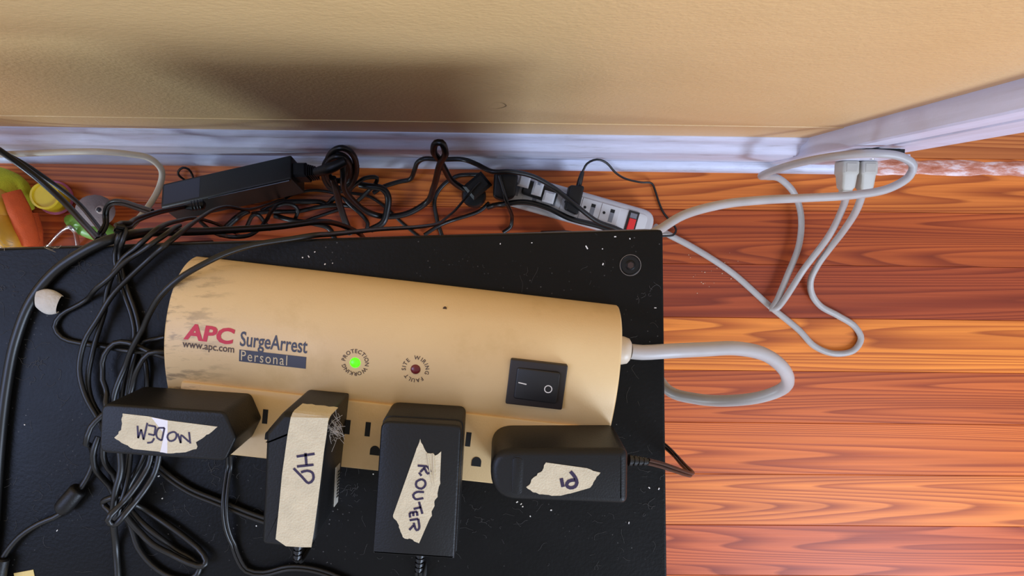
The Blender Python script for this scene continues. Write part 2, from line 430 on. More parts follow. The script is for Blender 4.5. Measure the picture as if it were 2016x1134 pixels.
def prism_x(prof, x0, x1): return loft([[(x0, a, z) for a, z in prof], [(x1, a, z) for a, z in prof]])
wb = MB()
wb.add(*box(-2.2, DOOR0-.012, WY, WY+.12, 0, 2.5)); wb.add(*box(DOOR1+.012, 2.5, WY, WY+.12, 0, 2.5)); wb.add(*box(DOOR0-.012, DOOR1+.012, WY, WY+.12, DTOP+.012, 2.5))
wall = wb.build('wall_back', WALL); setprops(wall, 'pale tan painted wall behind the table', None, kind='structure')
def PW(x, y, off=.0002):
    r = RC @ np.array([(x-CX)/F, -(y-CY)/F, -1.0]); tt = (WY-off)/r[1]; return np.array([0, 0, H])+tt*r
def dent_shade(pts, w, m):
    path = spline([PW(x, y) for x, y in pts], .004); n = len(path); T = np.gradient(path, axis=0); N = np.stack([-T[:, 2], 0*T[:, 0], T[:, 0]], 1); N /= np.maximum(np.linalg.norm(N, axis=1, keepdims=True), 1e-9)
    ww = w*np.sin(np.linspace(.05, math.pi-.05, n))[:, None]
    obj('dent_shade', list(path+N*ww)+list(path-N*ww), [(i, i+1, n+i+1, n+i) for i in range(n-1)], m, wall)
SCU = mat('scuff_pale', (226, 204, 164), .5); DENTSH = mat('dent_shade_brown', (150, 124, 86), .6)
dent_shade([(960, 214), (978, 214), (996, 209), (985, 202), (968, 203)], .0008, DENTSH)  # darker ribbon paints in the faint shadow of a small wall dent
CAS0, CASY = 0.412, 0.0925
# wall-coloured flat board that caps the baseboard
band = obj('trim_1', *prism_x([(WY, .165), (WY-.0008, .165), (WY-.0008, .2745), (WY, .275)], -2.2, CAS0), WALL)
setprops(band, 'tan painted flat strip along the wall above the white baseboard', None, kind='structure')
bp = [(WY, 0), (.0955, 0), (.0955, .118), (.0975, .124), (.0965, .129), (.0985, .135), (.1035, .141), (.1080, .146), (.1100, .152), (.1105, .158), (.1130, .166), (WY-.002, .169), (WY, .169)]
base = obj('baseboard_back', *prism_x(bp, -2.2, CAS0), TRIM, smooth=35)
setprops(base, 'white painted moulded baseboard along the tan wall', None, kind='structure')
sh = [(.0953, 0), (.0800, 0), (.0800, .009), (.0812, .014), (.0840, .018), (.0885, .0205), (.0953, .0215)]
shoe = obj('shoe_moulding', *prism_x(sh, -2.2, .5285), TRIM, base, smooth=50)
# door casing with a grooved face
cp = [(CAS0, WY), (CAS0, CASY+.002), (CAS0+.002, CASY), (CAS0+.030, CASY), (CAS0+.033, CASY+.004), (CAS0+.037, CASY+.004), (CAS0+.040, CASY), (CAS0+.066, CASY), (CAS0+.069, CASY+.003), (CAS0+.112, CASY+.003), (CAS0+.114, CASY+.005), (CAS0+.114, WY)]
cs = obj('trim_2', *loft([[(x, y, z) for x, y in cp] for z in (.0, 2.12)]), CASING, smooth=30)
setprops(cs, 'white grooved door casing rising beside the wall outlet', None, kind='structure')
j = MB(); j.add(*box(DOOR0-.012, DOOR0, WY-.012, WY+.13, 0, DTOP)); j.add(*box(DOOR1, DOOR1+.012, WY-.012, WY+.13, 0, DTOP)); j.add(*box(DOOR0-.012, DOOR1+.012, WY-.012, WY+.13, DTOP, DTOP+.012))
setprops(j.build('trim_3', CASING), 'white jamb lining of the doorway right of the outlet', None, kind='structure')
cs2 = obj('trim_4', *loft([[(2*(DOOR0+DOOR1)/2-x, y, z) for x, y in reversed(cp)] for z in (.0, 2.12)]), CASING, smooth=30)
setprops(cs2, 'white door casing on the far side of the doorway', None, kind='structure')
# worn painted threshold strip
th = MATS.get('worn'); m = bpy.data.materials.new('worn_threshold_paint'); m.use_nodes = True; nt = m.node_tree; b = nt.nodes['Principled BSDF']
tc = node(nt, 'ShaderNodeTexCoord'); mp = node(nt, 'ShaderNodeMapping', Scale=(14, 60, 20)); nt.links.new(tc.outputs['Object'], mp.inputs['Vector'])
n1 = node(nt, 'ShaderNodeTexNoise', Scale=1.5, Detail=6.0, Roughness=.7); nt.links.new(mp.outputs['Vector'], n1.inputs['Vector'])
nt.links.new(ramp(nt, n1.outputs['Fac'], [(.38, lin((176, 96, 66))), (.5, lin((206, 140, 120))), (.6, lin((232, 205, 205)))]), b.inputs['Base Color']); b.inputs['Roughness'].default_value = .25
tv = MB(); n = 40
ring = lambda x, w, h: [(x, .0925-w, -.001), (x, .0925-w*.8, h), (x, .0925, h+.0008), (x, .0925+w*.8, h), (x, .0925+w, -.001)]
tv.add(*loft([ring(x, .0135-.0045*(x-DOOR0)/(DOOR1-DOOR0)+.0012*math.sin(x*55)+.001*math.sin(x*131), .0016+.0006*math.sin(x*80)) for x in np.linspace(DOOR0+.001, DOOR1-.001, n)]))
tho = tv.build('trim_5', m, smooth=60); setprops(tho, 'glossy worn whitish threshold strip across the doorway floor', None, kind='structure')

# ------------------------------------------------------------------ table
TZ = 0.70
tc_r = P(1305, 452, TZ); tl_ = P(0, 490, TZ); tx = (tc_r-tl_); tx /= np.linalg.norm(tx); ty = np.array([tx[1], -tx[0], 0])   # ty towards the viewer
table = thing('side_table', 'dusty black lacquered table carrying the beige surge protector', 'table', (tc_r[0]-.5, tc_r[1]-.25, 0))
TABLE_FRAME = (tc_r, tx, ty)
TB = lambda a, b: (tc_r+a*tx+b*ty)[:2]
poly = round_poly([TB(0, 0), TB(0, .50), TB(-1.0, .50), TB(-1.0, 0)], .003, 3)
obj('tabletop', *prism(poly, TZ-.05, TZ, .0012, bot=.001), TABLE, table, smooth=40)
for a, b in ((0, 0), (0, .50), (-1.0, .50), (-1.0, 0), (-.60, 0)):  # last entry is an unseen post, added for its shadow stripe on the wall
    a0 = a+.004 if a < 0 else a-.044; b0 = b+.008 if b == 0 else b-.048
    obj('leg', *prism(round_poly([TB(a0, b0), TB(a0+.04, b0), TB(a0+.04, b0+.04), TB(a0, b0+.04)], .002, 2), .0002, TZ-.0495, .001), TABLE, table)
pn = [TB(-.005, .018), TB(-.005, .034), TB(-.545, .034), TB(-.545, .018)]
obj('shade_panel', *prism(np.array(pn), .10, TZ-.0495, .001), TABLE, table)  # unseen panel added to block the low left light from the wall behind
# bolt cap in the corner
bc = P(1241, 522, TZ)
bolt = obj('bolt_cap', *revolve(bc+np.array([0, 0, -.002]), (0, 0, 1), [(0, .0066), (.0024, .0066), (.0027, .0062), (.0023, .0058), (.0023, .0034), (.0030, .0026)], 28), STEELB, table, smooth=30)
mb = MB(); mb.add(*revolve(bc+np.array([0, 0, .0007]), (0, 0, 1), [(0, .0023), (.0006, .0022)], 6)); mb.build('hex_socket', mat('rusty_socket', (52, 30, 20), .7), bolt)
rim = spline([bc+np.array([.0069*math.cos(t), .0069*math.sin(t), .0002]) for t in np.linspace(0, 2*math.pi, 25)], .002)
obj('dust_rim', *sweep(rim, .00022, 5), mat('dust_grey', (122, 112, 104), .9), bolt, smooth=60)

# ------------------------------------------------------------------ surge protector
A0 = P(383, 506, TZ+.005); B0 = P(1218, 603, TZ+.005); LEN = float(np.linalg.norm(B0-A0)); U = (B0-A0)/LEN; V = np.array([U[1], -U[0], 0])
UP = np.array([0, 0, 1.0])
def S(u, v, z): return np.array([A0[0], A0[1], TZ])+u*U+v*V+z*UP
def uvw(x, y, z):
    q = P(x, y, z)-np.array([A0[0], A0[1], 0]); return float(q@U), float(q@V)
prof = [(.0, .0), (-.0005, .006), (.0015, .0150), (.0055, .0235), (.0120, .0315), (.0210, .0375), (.0320, .0412), (.0430, .0425), (.0540, .0415), (.0650, .0385), (.0760, .0338), (.0880, .0270), (.0990, .0180), (.1060, .0080), (.1080, .0)]
pp = spline([(a, b, 0) for a, b in prof], .0012)[:, :2]
ZV = lambda v: float(np.interp(v, pp[3:, 0], pp[3:, 1]))
strip_c = S(LEN/2, .06, 0)
surge = thing('surge_protector', 'long beige surge protector with red logo and four black adapters plugged in', 'surge protector', strip_c)
rings = []
for u, e in ((0, .0016), (.0005, .0006), (.0016, 0), (LEN-.0016, 0), (LEN-.0005, .0006), (LEN, .0016)):
    q = pp.copy(); c = np.array([.054, .0]); q = c+(q-c)*(1-e/.045)
    rings.append([S(u, a, max(b, 0)) for a, b in q])
obj('housing', *loft(rings), BEIGE, surge, smooth=40)
# raised outlet block
pb = [S(.0102, .0742, 0), S(.2576, .0742, 0), S(.2576, .1168, 0), S(.0102, .1168, 0)]
PZ = TZ+.0365
pan = obj('outlet_panel', *prism(round_poly(pb, .002, 4), TZ+.001, PZ, .0009, steps=3), BEIGE, surge, smooth=40)
# outlets in a row on the panel: two blades and a ground hole each
sv, sf = box(-.00115, .00115, -.0040, .0040, -.002, .00012)
slot_pos = []
mean_u = [(uvw(522, 820, PZ), 0), (uvw(724, 845, PZ), 1), (uvw(922, 865, PZ), 2)]
def dshape(u, v):
    r = .0030; pts = [(-r, .0026), (-r, -.0004)]+[(-r*math.cos(t), -.0004-r*math.sin(t)*1.0) for t in np.linspace(0.25, math.pi-.25, 9)]+[(r, -.0004), (r, .0026)]
    return pts
for (u, v), k in mean_u:
    for du in (0.0, -.0125):
        vv, ff = box(-.0016, .0016, -.0045, .0045, 0, .00018)
        obj('slot', [S(u+du+p[0], v+p[1], PZ-TZ+p[2]) for p in vv], ff, HOLE, pan)
    gu, gv = (uvw(738, 888, PZ), uvw(938, 910, PZ))[k-1] if k else (u+.004, v+.0118)
    d = dshape(0, 0)
    obj('ground_hole', *loft([[S(gu+p[0], gv+p[1], PZ-TZ+z) for p in d] for z in (0, .00018)]), HOLE, pan)
# power switch, tilted with the housing
sw = [uvw(1003, 705, TZ+.0415), uvw(1118, 716, TZ+.0415), uvw(1105, 803, TZ+.038), uvw(997, 793, TZ+.038)]
su0, su1 = (sw[0][0]+sw[3][0])/2, (sw[1][0]+sw[2][0])/2; sv0, sv1 = (sw[0][1]+sw[1][1])/2, (sw[2][1]+sw[3][1])/2
sc_u, sc_v = (su0+su1)/2, (sv0+sv1)/2; hu, hv = (su1-su0)/2, (sv1-sv0)/2
sl = math.atan2(ZV(sv1)-ZV(sv0), sv1-sv0); AV = V*math.cos(sl)+UP*math.sin(sl); AN = -V*math.sin(sl)+UP*math.cos(sl); AN = AN if AN[2] > 0 else -AN
so = S(sc_u, sc_v, (ZV(sv0)+ZV(sv1))/2+.0022)
L2 = lambda a, b, c: so+a*U+b*AV+c*AN
def fr(a, b, c, bev, z0, z1, r=.0012):
    q = round_poly([(-a, -b), (a, -b), (a, b), (-a, b)], r, 4)
    v, f = prism(q, z0, z1, bev, steps=3); return [L2(p[0], p[1]+c, p[2]) for p in v], f
swo = obj('power_switch', *fr(hu, hv, 0, .0006, -.006, .0012), SWITCHD, surge, smooth=40)
rk = []
q = round_poly([(-hu+.0045, -hv+.0045), (hu-.0042, -hv+.0045), (hu-.0042, hv-.0042), (-hu+.0045, hv-.0042)], .0016, 4)
v, f = prism(q, 0, .0035, .0007, steps=3)
v = [L2(p[0], p[1], p[2] if p[2] < .001 else p[2]+.0011*(p[0]/hu)-.0008) for p in v]
rko = obj('rocker', v, f, SWITCH, swo, smooth=40)
zr = lambda a: .0035+.0011*(a/hu)-.0008+.0001
obj('on_mark', [L2(a, b, zr(a)) for a, b in ((-.0112, -.0008), (-.0062, -.0003), (-.0062, .0004), (-.0112, -.0001))], [(0, 1, 2, 3)], MARKW, rko)
ring = []
ts = np.linspace(0, 2*math.pi, 24, endpoint=False); oc = (.0072, .0012)
rv = [L2(oc[0]+r*math.cos(t), oc[1]+r*math.sin(t), zr(oc[0])+.0001) for r in (.0025, .0019) for t in ts]
obj('off_mark', rv, [(i, (i+1) % 24, 24+(i+1) % 24, 24+i) for i in range(24)], MARKW, rko)
# lights
for nm, xx, yy, mm, r in (('protection_light', 699, 714, LEDG, .0031), ('fault_light', 818, 727, LEDR, .0030)):
    u, v = uvw(xx, yy, TZ+.0425); c = S(u, v, ZV(v)-.0006)
    obj(nm, *revolve(c, (0, 0, 1), [(0, r*1.02), (.0008, r), (.0013, r*.8), (.0016, r*.4), (.0017, .0001)], 24), mm, surge, smooth=50)
u, v = uvw(876, 607, TZ+.03); obj('pin_hole', *revolve(S(u, v, ZV(v)-.001), (0, 0, 1), [(0, .0012), (.0013, .0012)], 14), mat('pin_brown', (70, 44, 12), .7), surge)
# cord boot at the right end
bo = S(LEN-.002, .026, .023)
BOOT = mat('boot_vinyl', (206, 192, 172), .4)
obj('cord_boot', *revolve(bo, U, [(0, .0092), (.005, .0090), (.0085, .0080), (.0098, .0062), (.0100, .001)], 22), BOOT, surge, smooth=40)

# ---- lettering on the housing
def text_mesh(body, bold=0.0, spacing=1.0):
    cu = bpy.data.curves.new('lettering', 'FONT'); cu.body = body; cu.size = 1; cu.offset = bold; cu.space_character = spacing; cu.resolution_u = 3
    o = bpy.data.objects.new('lettering', cu); COL.objects.link(o)
    bpy.context.view_layer.update(); dg = bpy.context.evaluated_depsgraph_get()
    me = bpy.data.meshes.new_from_object(o.evaluated_get(dg))
    v = np.array([x.co[:] for x in me.vertices])[:, :2]; f = [tuple(p.vertices) for p in me.polygons]
    bpy.data.objects.remove(o); bpy.data.curves.remove(cu); bpy.data.meshes.remove(me)
    return v, f
def on_housing(name, v2, f, m, parent, lift=.00022):
    """v2 in (u, v) millimetre-true coordinates, cut so that it follows the curved housing"""
    bm = bmesh.new(); vs_ = [bm.verts.new((a, b, 0)) for a, b in v2]
    for q in f:
        try: bm.faces.new([vs_[i] for i in q])
        except ValueError: pass
    lo, hi = v2[:, 1].min(), v2[:, 1].max()
    for c in np.arange(lo, hi, .003)[1:]:
        bmesh.ops.bisect_plane(bm, geom=bm.verts[:]+bm.edges[:]+bm.faces[:], plane_co=(0, c, 0), plane_no=(0, 1, 0))
    bm.verts.index_update()
    vv = [S(x.co.x, x.co.y, ZV(x.co.y)+lift) for x in bm.verts]; ff = [tuple(w.index for w in q.verts) for q in bm.faces]; bm.free()
    o = obj(name, vv, ff, m, parent); return o
def fit_text(name, body, quad, m, bold=0.0, spacing=1.0, shear=0.0, lift=.00022):
    """quad: (u0, v_bottom, u1, v_top) of the text box"""
    v, f = text_mesh(body, bold, spacing); v = v.copy(); v[:, 0] += shear*v[:, 1]
    lo, hi = v.min(0), v.max(0); t = (v-lo)/(hi-lo)
    u0, vb, u1, vt = quad
    q = np.stack([u0+(u1-u0)*t[:, 0], vb+(vt-vb)*t[:, 1]], 1)
    return on_housing(name, q, f, m, surge, lift)
def uq(x0, y0, x1, y1, z=.7425):
    a, b = uvw(x0, y0, z), uvw(x1, y1, z); return a[0], a[1], b[0], b[1]
fit_text('logo_lettering', 'APC', uq(361, 668, 463, 647), RED, bold=.035, shear=.1)
fit_text('web_address', 'www.apc.com', uq(358, 688, 461, 685), BROWNINK, bold=.012)
fit_text('product_lettering', 'SurgeArrest', uq(471, 690, 607, 667), NAVY, bold=.014)
a = uq(469, 712, 603, 703)
rv = np.array([(a[0], a[1]), (a[2], a[1]), (a[2], a[3]), (a[0], a[3])]); on_housing('name_bar', rv, [(0, 1, 2, 3)], NAVY, surge, .0002)
fit_text('name_bar_lettering', 'Personal', uq(473, 710, 566, 700), mat('print_cream', (216, 196, 158), .5), bold=.0, spacing=1.2, lift=.00034)
def ring_text(name, body, cx, cy, R, start, end, size, m):
    cu, cv = uvw(cx, cy, .7425); allv, allf = [], []; k = 0
    gl = [text_mesh(ch, .016) for ch in body]; wd = [v[:, 0].max()-v[:, 0].min()+.16 for v, f in gl]
    mid = np.cumsum(wd)-np.array(wd)/2; mid = (mid-mid[0])/(mid[-1]-mid[0])
    for (v, f), tt in zip(gl, mid):
        a = math.radians(start+(end-start)*tt)                  # clockwise from twelve o'clock
        v = v.copy(); v[:, 0] -= (v[:, 0].min()+v[:, 0].max())/2; v *= size
        y = R+v[:, 1]; x = v[:, 0]
        pu = x*math.cos(a)+y*math.sin(a); pv_ = -x*math.sin(a)+y*math.cos(a)
        allv.append(np.stack([cu+pu, cv-pv_], 1)); allf += [tuple(j+k for j in q) for q in f]; k += len(v)
    on_housing(name, np.concatenate(allv), allf, m, surge)
ring_text('ring_lettering', 'PROTECTION', 699, 714, .0060, -80, 92, .0034, BROWNINK)
ring_text('ring_lettering', 'WORKING', 699, 714, .0060, 126, 246, .0034, BROWNINK)
ring_text('ring_lettering', 'SITE', 818, 727, .0060, -96, -45, .0034, BROWNINK)
ring_text('ring_lettering', 'WIRING', 818, 727, .0060, 2, 101, .0034, BROWNINK)
ring_text('ring_lettering', 'FAULT', 818, 727, .0060, 143, 226, .0034, BROWNINK)

# ------------------------------------------------------------------ the four adapters
def zoomed(pts, sc, ox, oy, z): return [P(ox+x/sc, oy+y/sc, z) for x, y in pts]
def tape_piece(name, pts, m, parent, th=.00025, ragged=0.0):
    """torn tape lying on a face: thin slab, edge given by world points"""
    p = []
    for i, a in enumerate(pts):
        b = pts[(i+1) % len(pts)]; p.append(a)
        n = int(np.linalg.norm(b-a)/.002)
        if ragged and n < 5:
            for k in range(1, n+1):
                t = k/(n+1); q = a+(b-a)*t; q = q+np.array([rng.normal()*ragged, rng.normal()*ragged, 0]); p.append(q)
    return obj(name, *loft([[q+np.array([0, 0, d]) for q in p] for d in (.00005, th)]), m, parent)
def ink(strokes, parent, w=.00055, lift=.0004):
    mb = MB()
    for s in strokes:
        path = spline([p+np.array([0, 0, lift]) for p in s], .0012)
        T = np.gradient(path, axis=0); T /= np.maximum(np.linalg.norm(T, axis=1, keepdims=True), 1e-9); N = np.stack([-T[:, 1], T[:, 0], 0*T[:, 0]], 1)
        n = len(path); v = list(path+N*w)+list(path-N*w)
        mb.add(v, [(i, i+1, n+i+1, n+i) for i in range(n-1)])
    return mb.build('handwriting', INK, parent)
def uvpoly(pts): return [S(u, v, 0)[:2] for u, v in pts]
AZ = PZ+.0002
def strain(parent, c, axis, length=.013, r0=.0032, r1=.0024, n=5, m=BLACK2):
    prof = []
    for k in range(n):
        r = r0+(r1-r0)*k/(n-1); d = length*k/n
        prof += [(d, r), (d+length/n*.55, r), (d+length/n*.6, r*.68), (d+length/n*.97, r*.68)]
    prof.append((length, r1*.8))
    return obj('strain_relief', *revolve(c, axis, prof, 14), m, parent, smooth=30)

# modem
z1 = .7815
a1 = thing('power_adapter', 'wide black adapter with a torn tape label reading MODEM', 'power adapter', S(.02, .094, AZ-TZ))
pol = round_poly(uvpoly([(-.0146, .0800), (.0535, .0768), (.0612, .0912), (.0560, .1050), (-.0138, .1080)]), [.005, .003, .0015, .003, .005], 5)
bo1 = obj('body', *prism(pol, AZ, z1, .0016, steps=4), BLACK, a1, smooth=35)
mz = lambda pts: zoomed(pts, 4.917, 150, 720, z1)
tp = tape_piece('tape_label', mz([(450, 462), (700, 490), (900, 530), (1370, 590), (1330, 625), (1240, 690), (1160, 740), (1175, 780), (1165, 805), (1040, 838), (910, 848), (800, 830), (560, 806), (500, 770), (440, 745), (370, 695), (410, 660), (440, 590), (445, 500)]), TAPE, a1, ragged=.0003)
tp['label'] = 'torn masking tape with MODEM written upside down'
ink([mz(s) for s in ([(597, 580), (603, 700)], [(603, 700), (632, 615)], [(632, 615), (655, 715)], [(655, 715), (692, 552)],
     [(700, 575), (772, 588)], [(772, 588), (760, 672)], [(760, 672), (700, 660)], [(758, 700), (735, 738), (690, 745)],
     [(800, 600), (778, 650), (790, 700), (832, 722)], [(832, 722), (858, 600)], [(858, 600), (800, 600)],
     [(945, 638), (900, 655), (885, 690), (905, 725), (945, 722), (972, 690), (968, 650), (945, 638)],
     [(985, 655), (1015, 748)], [(1015, 748), (1020, 670), (1045, 690), (1095, 735)], [(1095, 640), (1107, 752)])], tp, .0005)
cl = mz([(730, 497), (888, 529), (884, 846), (815, 834), (855, 660)])
obj('shiny_tape_fold', *loft([[q+UP*d for q in cl] for d in (.00026, .00033)]), mat('shiny_tape', (226, 221, 222), .22), tp)

# hd
z1 = .7925
a2 = thing('power_adapter', 'tall black adapter with a long straight tape strip reading HD', 'power adapter', S(.098, .107, AZ-TZ))
pol = round_poly(uvpoly([(.0800, .0830), (.0885, .0705), (.1130, .0700), (.1128, .1400), (.1085, .1462), (.0830, .1462)]), [.002, .002, .0015, .003, .003, .003], 4)
pz = lambda q, z: [(p[0], p[1], z) for p in q]
top = inset(pol, .0026)
obj('body', *loft([pz(pol, AZ), pz(pol, z1-.0042), pz(inset(pol, .0008), z1-.0018), pz(inset(pol, .0018), z1-.0005), pz(top, z1)]), BLACK, a2, smooth=28)
# end cap shell, a hair prouder than the body
capu = [(.0797, .0830), (.0884, .0702), (.1133, .0697), (.1133, .0865), (.0803, .0880)]
cpol = round_poly(uvpoly(capu), [.002, .002, .0015, .0003, .0003], 4)
seam = np.array([((np.array([*p, 0])-S(0, 0, 0)*np.array([1, 1, 0]))@V) > .0855 for p in cpol])
def cring(d, z):
    q = inset(cpol, d) if d else cpol.copy()
    for i in np.nonzero(seam)[0]:
        q[i] += V[:2]*float((cpol[i]-q[i])@V[:2])
    return [(p[0], p[1], z) for p in q]
obj('end_cap', *loft([cring(0, AZ+.0003), cring(0, z1-.0040), cring(.0008, z1-.0016), cring(.0018, z1-.0003), cring(.0026, z1+.0002)]), BLACK, a2, smooth=28)
hz = lambda pts, z=z1: zoomed(pts, 2.877, 480, 740, z)
tq = [(268, 232), (482, 236), (470, 330), (455, 430), (440, 560), (420, 720), (400, 870), (384, 968), (330, 968), (240, 962), (182, 922), (190, 850), (205, 700), (218, 560), (236, 430), (250, 330)]
tp = tape_piece('tape_label', [q+np.array([0, 0, .0004]) for q in hz(tq)], TAPE, a2); tp['label'] = 'long masking tape strip with HD written on it'
# tape end folded down over the back edge
k0, k1 = hz([(268, 232), (482, 236)]); k0 = k0+np.array([0, 0, .0005]); k1 = k1+np.array([0, 0, .0005])
u0, v0 = (k0-S(0, 0, 0))@U, (k0-S(0, 0, 0))@V; u1 = (k1-S(0, 0, 0))@U
fl = [[S(u, vv, zz) for u in np.linspace(u0+.0012*t, u1+.0010*t, 9)] for t, vv, zz in ((0, v0, z1-TZ+.0005), (.3, .0702, z1-TZ-.0012), (.5, .0694, z1-TZ-.0040), (1, .0692, z1-TZ-.0185))]
flv = [p+(np.array([0, 0, .0008*math.sin(i*2.4)]) if r == 3 else 0) for r, row in enumerate(fl) for i, p in enumerate(row)]
back = [p-V*(-.0003) for p in flv]; N9 = 36
ff = [(r*9+i, r*9+i+1, (r+1)*9+i+1, (r+1)*9+i) for r in range(3) for i in range(8)]
obj('tape_flap', flv+back, ff+[tuple(N9+i for i in reversed(q)) for q in ff], TAPE, tp)
hz2 = lambda pts: hz(pts, z1+.0004)
ink([hz2(s) for s in ([(300, 456), (402, 440)], [(350, 436), (356, 504)], [(302, 512), (396, 502)], [(283, 522), (330, 570), (368, 606), (394, 585), (390, 548), (360, 536), (325, 545)])], tp, .0007)
# printed sticker on its right side
q4 = [S(.1134, .1105, .056), S(.1134, .1375, .049), S(.1134, .1385, .038), S(.1134, .1115, .044)]
stk = obj('rating_sticker', q4+[p-U*.0004 for p in q4], [(0, 1, 2, 3), (4, 7, 6, 5), (0, 4, 5, 1), (1, 5, 6, 2), (2, 6, 7, 3), (3, 7, 4, 0)], mat('sticker_grey', (196, 190, 176), .5), a2)
mb = MB()
for i in range(9):
    t0, t1 = .15+.08*i, .15+.08*i+.045
    w = lambda s, t: (q4[0]*(1-t)+q4[1]*t)*(1-s)+(q4[3]*(1-t)+q4[2]*t)*s+U*.0002
    mb.add([w(.45, t0), w(.45, t1), w(.9, t1), w(.9, t0)], [(0, 1, 2, 3)])
mb.build('barcode', HOLE, stk)
# dust tuft clinging to the end cap
mb = MB()
for i in range(46):
    c = P(660+rng.normal()*5, 846+rng.normal()*14, z1-.006+rng.normal()*.003); d = rng.normal(size=3)*.0028
    mb.add(*sweep(spline([c-d, c+rng.normal(size=3)*.0009, c+d], .0015), .00009, 4))
tuft = mb.build('lint', mat('lint_grey', (168, 160, 150), .9), a2); tuft['kind'] = 'stuff'
c2 = S(.0985, .1455, .070)
strain(a2, c2, V*.96-UP*.04, .0175, n=6)
pth = [c2+V*.0172-UP*.0008, c2+V*.021-UP*.006, c2+V*.022-UP*.022, c2+V*.018-UP*.050, c2+V*.008-UP*.0645, c2-V*.004-UP*.0675, c2-V*.014-UP*.0675+U*.004]
obj('cord', *twin(spline(pth, .003), .0013), RUBBER, a2, smooth=80)

# router
z1 = .7785
a3 = thing('power_adapter', 'big rectangular black adapter with slanted torn tape reading ROUTER', 'power adapter', S(.163, .111, AZ-TZ))
pol = round_poly(uvpoly([(.1392, .0722), (.1858, .0697), (.1905, .1492), (.1422, .1512)]), [.006, .0045, .0015, .0015], 5)
obj('body', *prism(pol, AZ, z1-.0105, .0006, steps=2), BLACK, a3, smooth=35)
pol2 = inset(pol, .0007)
obj('cover', *prism(pol2, z1-.0106, z1, .0014, steps=3), BLACK, a3, smooth=35)
rz = lambda pts: zoomed(pts, 3.033, 680, 760, z1)
tp = tape_piece('tape_label', rz([(447, 315), (462, 350), (490, 400), (525, 400), (535, 415), (572, 390), (565, 560), (550, 640), (525, 730), (500, 800), (440, 938), (400, 915), (355, 910), (330, 870), (320, 830), (290, 790), (285, 770), (360, 560), (420, 390)]), TAPE, a3, ragged=.0003)
tp['label'] = 'slanted torn masking tape with ROUTER written down it'
ink([rz(s) for s in ([(432, 474), (488, 478)], [(488, 478), (508, 508), (492, 522), (470, 482)], [(470, 490), (448, 512)], [(440, 515), (455, 535)],
     [(455, 555), (425, 570), (425, 600), (455, 612), (478, 590), (474, 565), (455, 555)],
     [(470, 632), (425, 632), (405, 650), (418, 674), (466, 668)],
     [(440, 690), (460, 762)], [(408, 733), (452, 722)], [(384, 756), (428, 748)], [(384, 756), (387, 784)], [(405, 753), (407, 776)], [(428, 748), (430, 774)],
     [(436, 792), (384, 800)], [(436, 792), (440, 850), (425, 860), (408, 815)], [(408, 830), (382, 858)])], tp, .00065)
# crease ridges in the tape
for x0, x1 in ((490, 520), (525, 532)):
    r0, r1 = rz([(x0, 405), (x1, 600)]); obj('tape_crease', *sweep(spline([r0+UP*.0003, (r0+r1)/2+UP*.0006, r1+UP*.0002], .003), [.0005, .0004, .0001], 6), TAPE, tp, smooth=60)
c3 = S(.1690, .1500, .060)
strain(a3, c3, V*.96-UP*.04, .0175, n=6)
pth = [c3+V*.0172-UP*.0008, c3+V*.023-UP*.006, c3+V*.027-UP*.022, c3+V*.033-UP*.045, c3+V*.05-UP*.0565, c3+V*.08-UP*.0572-U*.004, c3+V*.15-UP*.0572-U*.01, c3+V*.25-UP*.0572+U*.02, c3+V*.315-UP*.0572+U*.03]
obj('cord', *twin(spline(pth, .003), .0013), RUBBER, a3, smooth=80)

# pi
z1 = .7865
a4 = thing('power_adapter', 'round-ended black adapter with a short tape label reading PI', 'power adapter', S(.242, .092, AZ-TZ))
pol = round_poly(uvpoly([(.2020, .0800), (.2790, .0710), (.2828, .1030), (.2070, .1085)]), [.0155, .0050, .0045, .0155], 9)
obj('body', *prism(pol, AZ, z1, .0042, steps=6), BLACK, a4, smooth=40)
iz = lambda pts: zoomed(pts, 4.032, 900, 800, z1)
tp = tape_piece('tape_label', iz([(705, 445), (1030, 490), (1137, 525), (1100, 575), (1075, 620), (1040, 650), (900, 690), (800, 708), (700, 700), (600, 680), (548, 640), (575, 620), (590, 580), (665, 520)]), TAPE, a4, ragged=.0003)
tp['label'] = 'short torn masking tape with PI written upside down'
ink([iz(s) for s in ([(898, 515), (935, 560), (950, 605), (935, 635), (895, 645), (868, 625), (885, 592), (935, 582)], [(826, 568), (840, 638)])], tp, .0010)
g = round_poly([q[:2] for q in iz([(432, 392), (533, 400), (520, 705), (425, 705)])], .0035, 4)
gr = [[(p[0], p[1], z1+.0001) for p in g], [(p[0], p[1], z1+.0001) for p in inset(g, .0004)]]
obj('groove', *loft([[(p[0], p[1], z1-.001) for p in g], [(p[0], p[1], z1+.00012) for p in g]]), HOLE, a4)
obj('catch_tab', *prism(inset(g, .0005), z1-.001, z1+.0004, .0003, steps=2), BLACK, a4, smooth=40)
c4 = P(1238, 906, .760)
strain(a4, c4, U*.98-UP*.12, .012, .0034, .0024, 4)
pth = [c4+U*.0115-UP*.0015]+px([(1300, 915, .745), (1330, 925, .728), (1362, 934, .690), (1345, 915, .640), (1319, 887, .600), (1285, 858, .575), (1255, 830, .45), (1240, 810, .25), (1225, 800, .05), (1200, 790, .004), (1150, 780, .004)])
obj('cord', *twin(spline(pth, .003), .0012), RUBBER, a4, smooth=80)

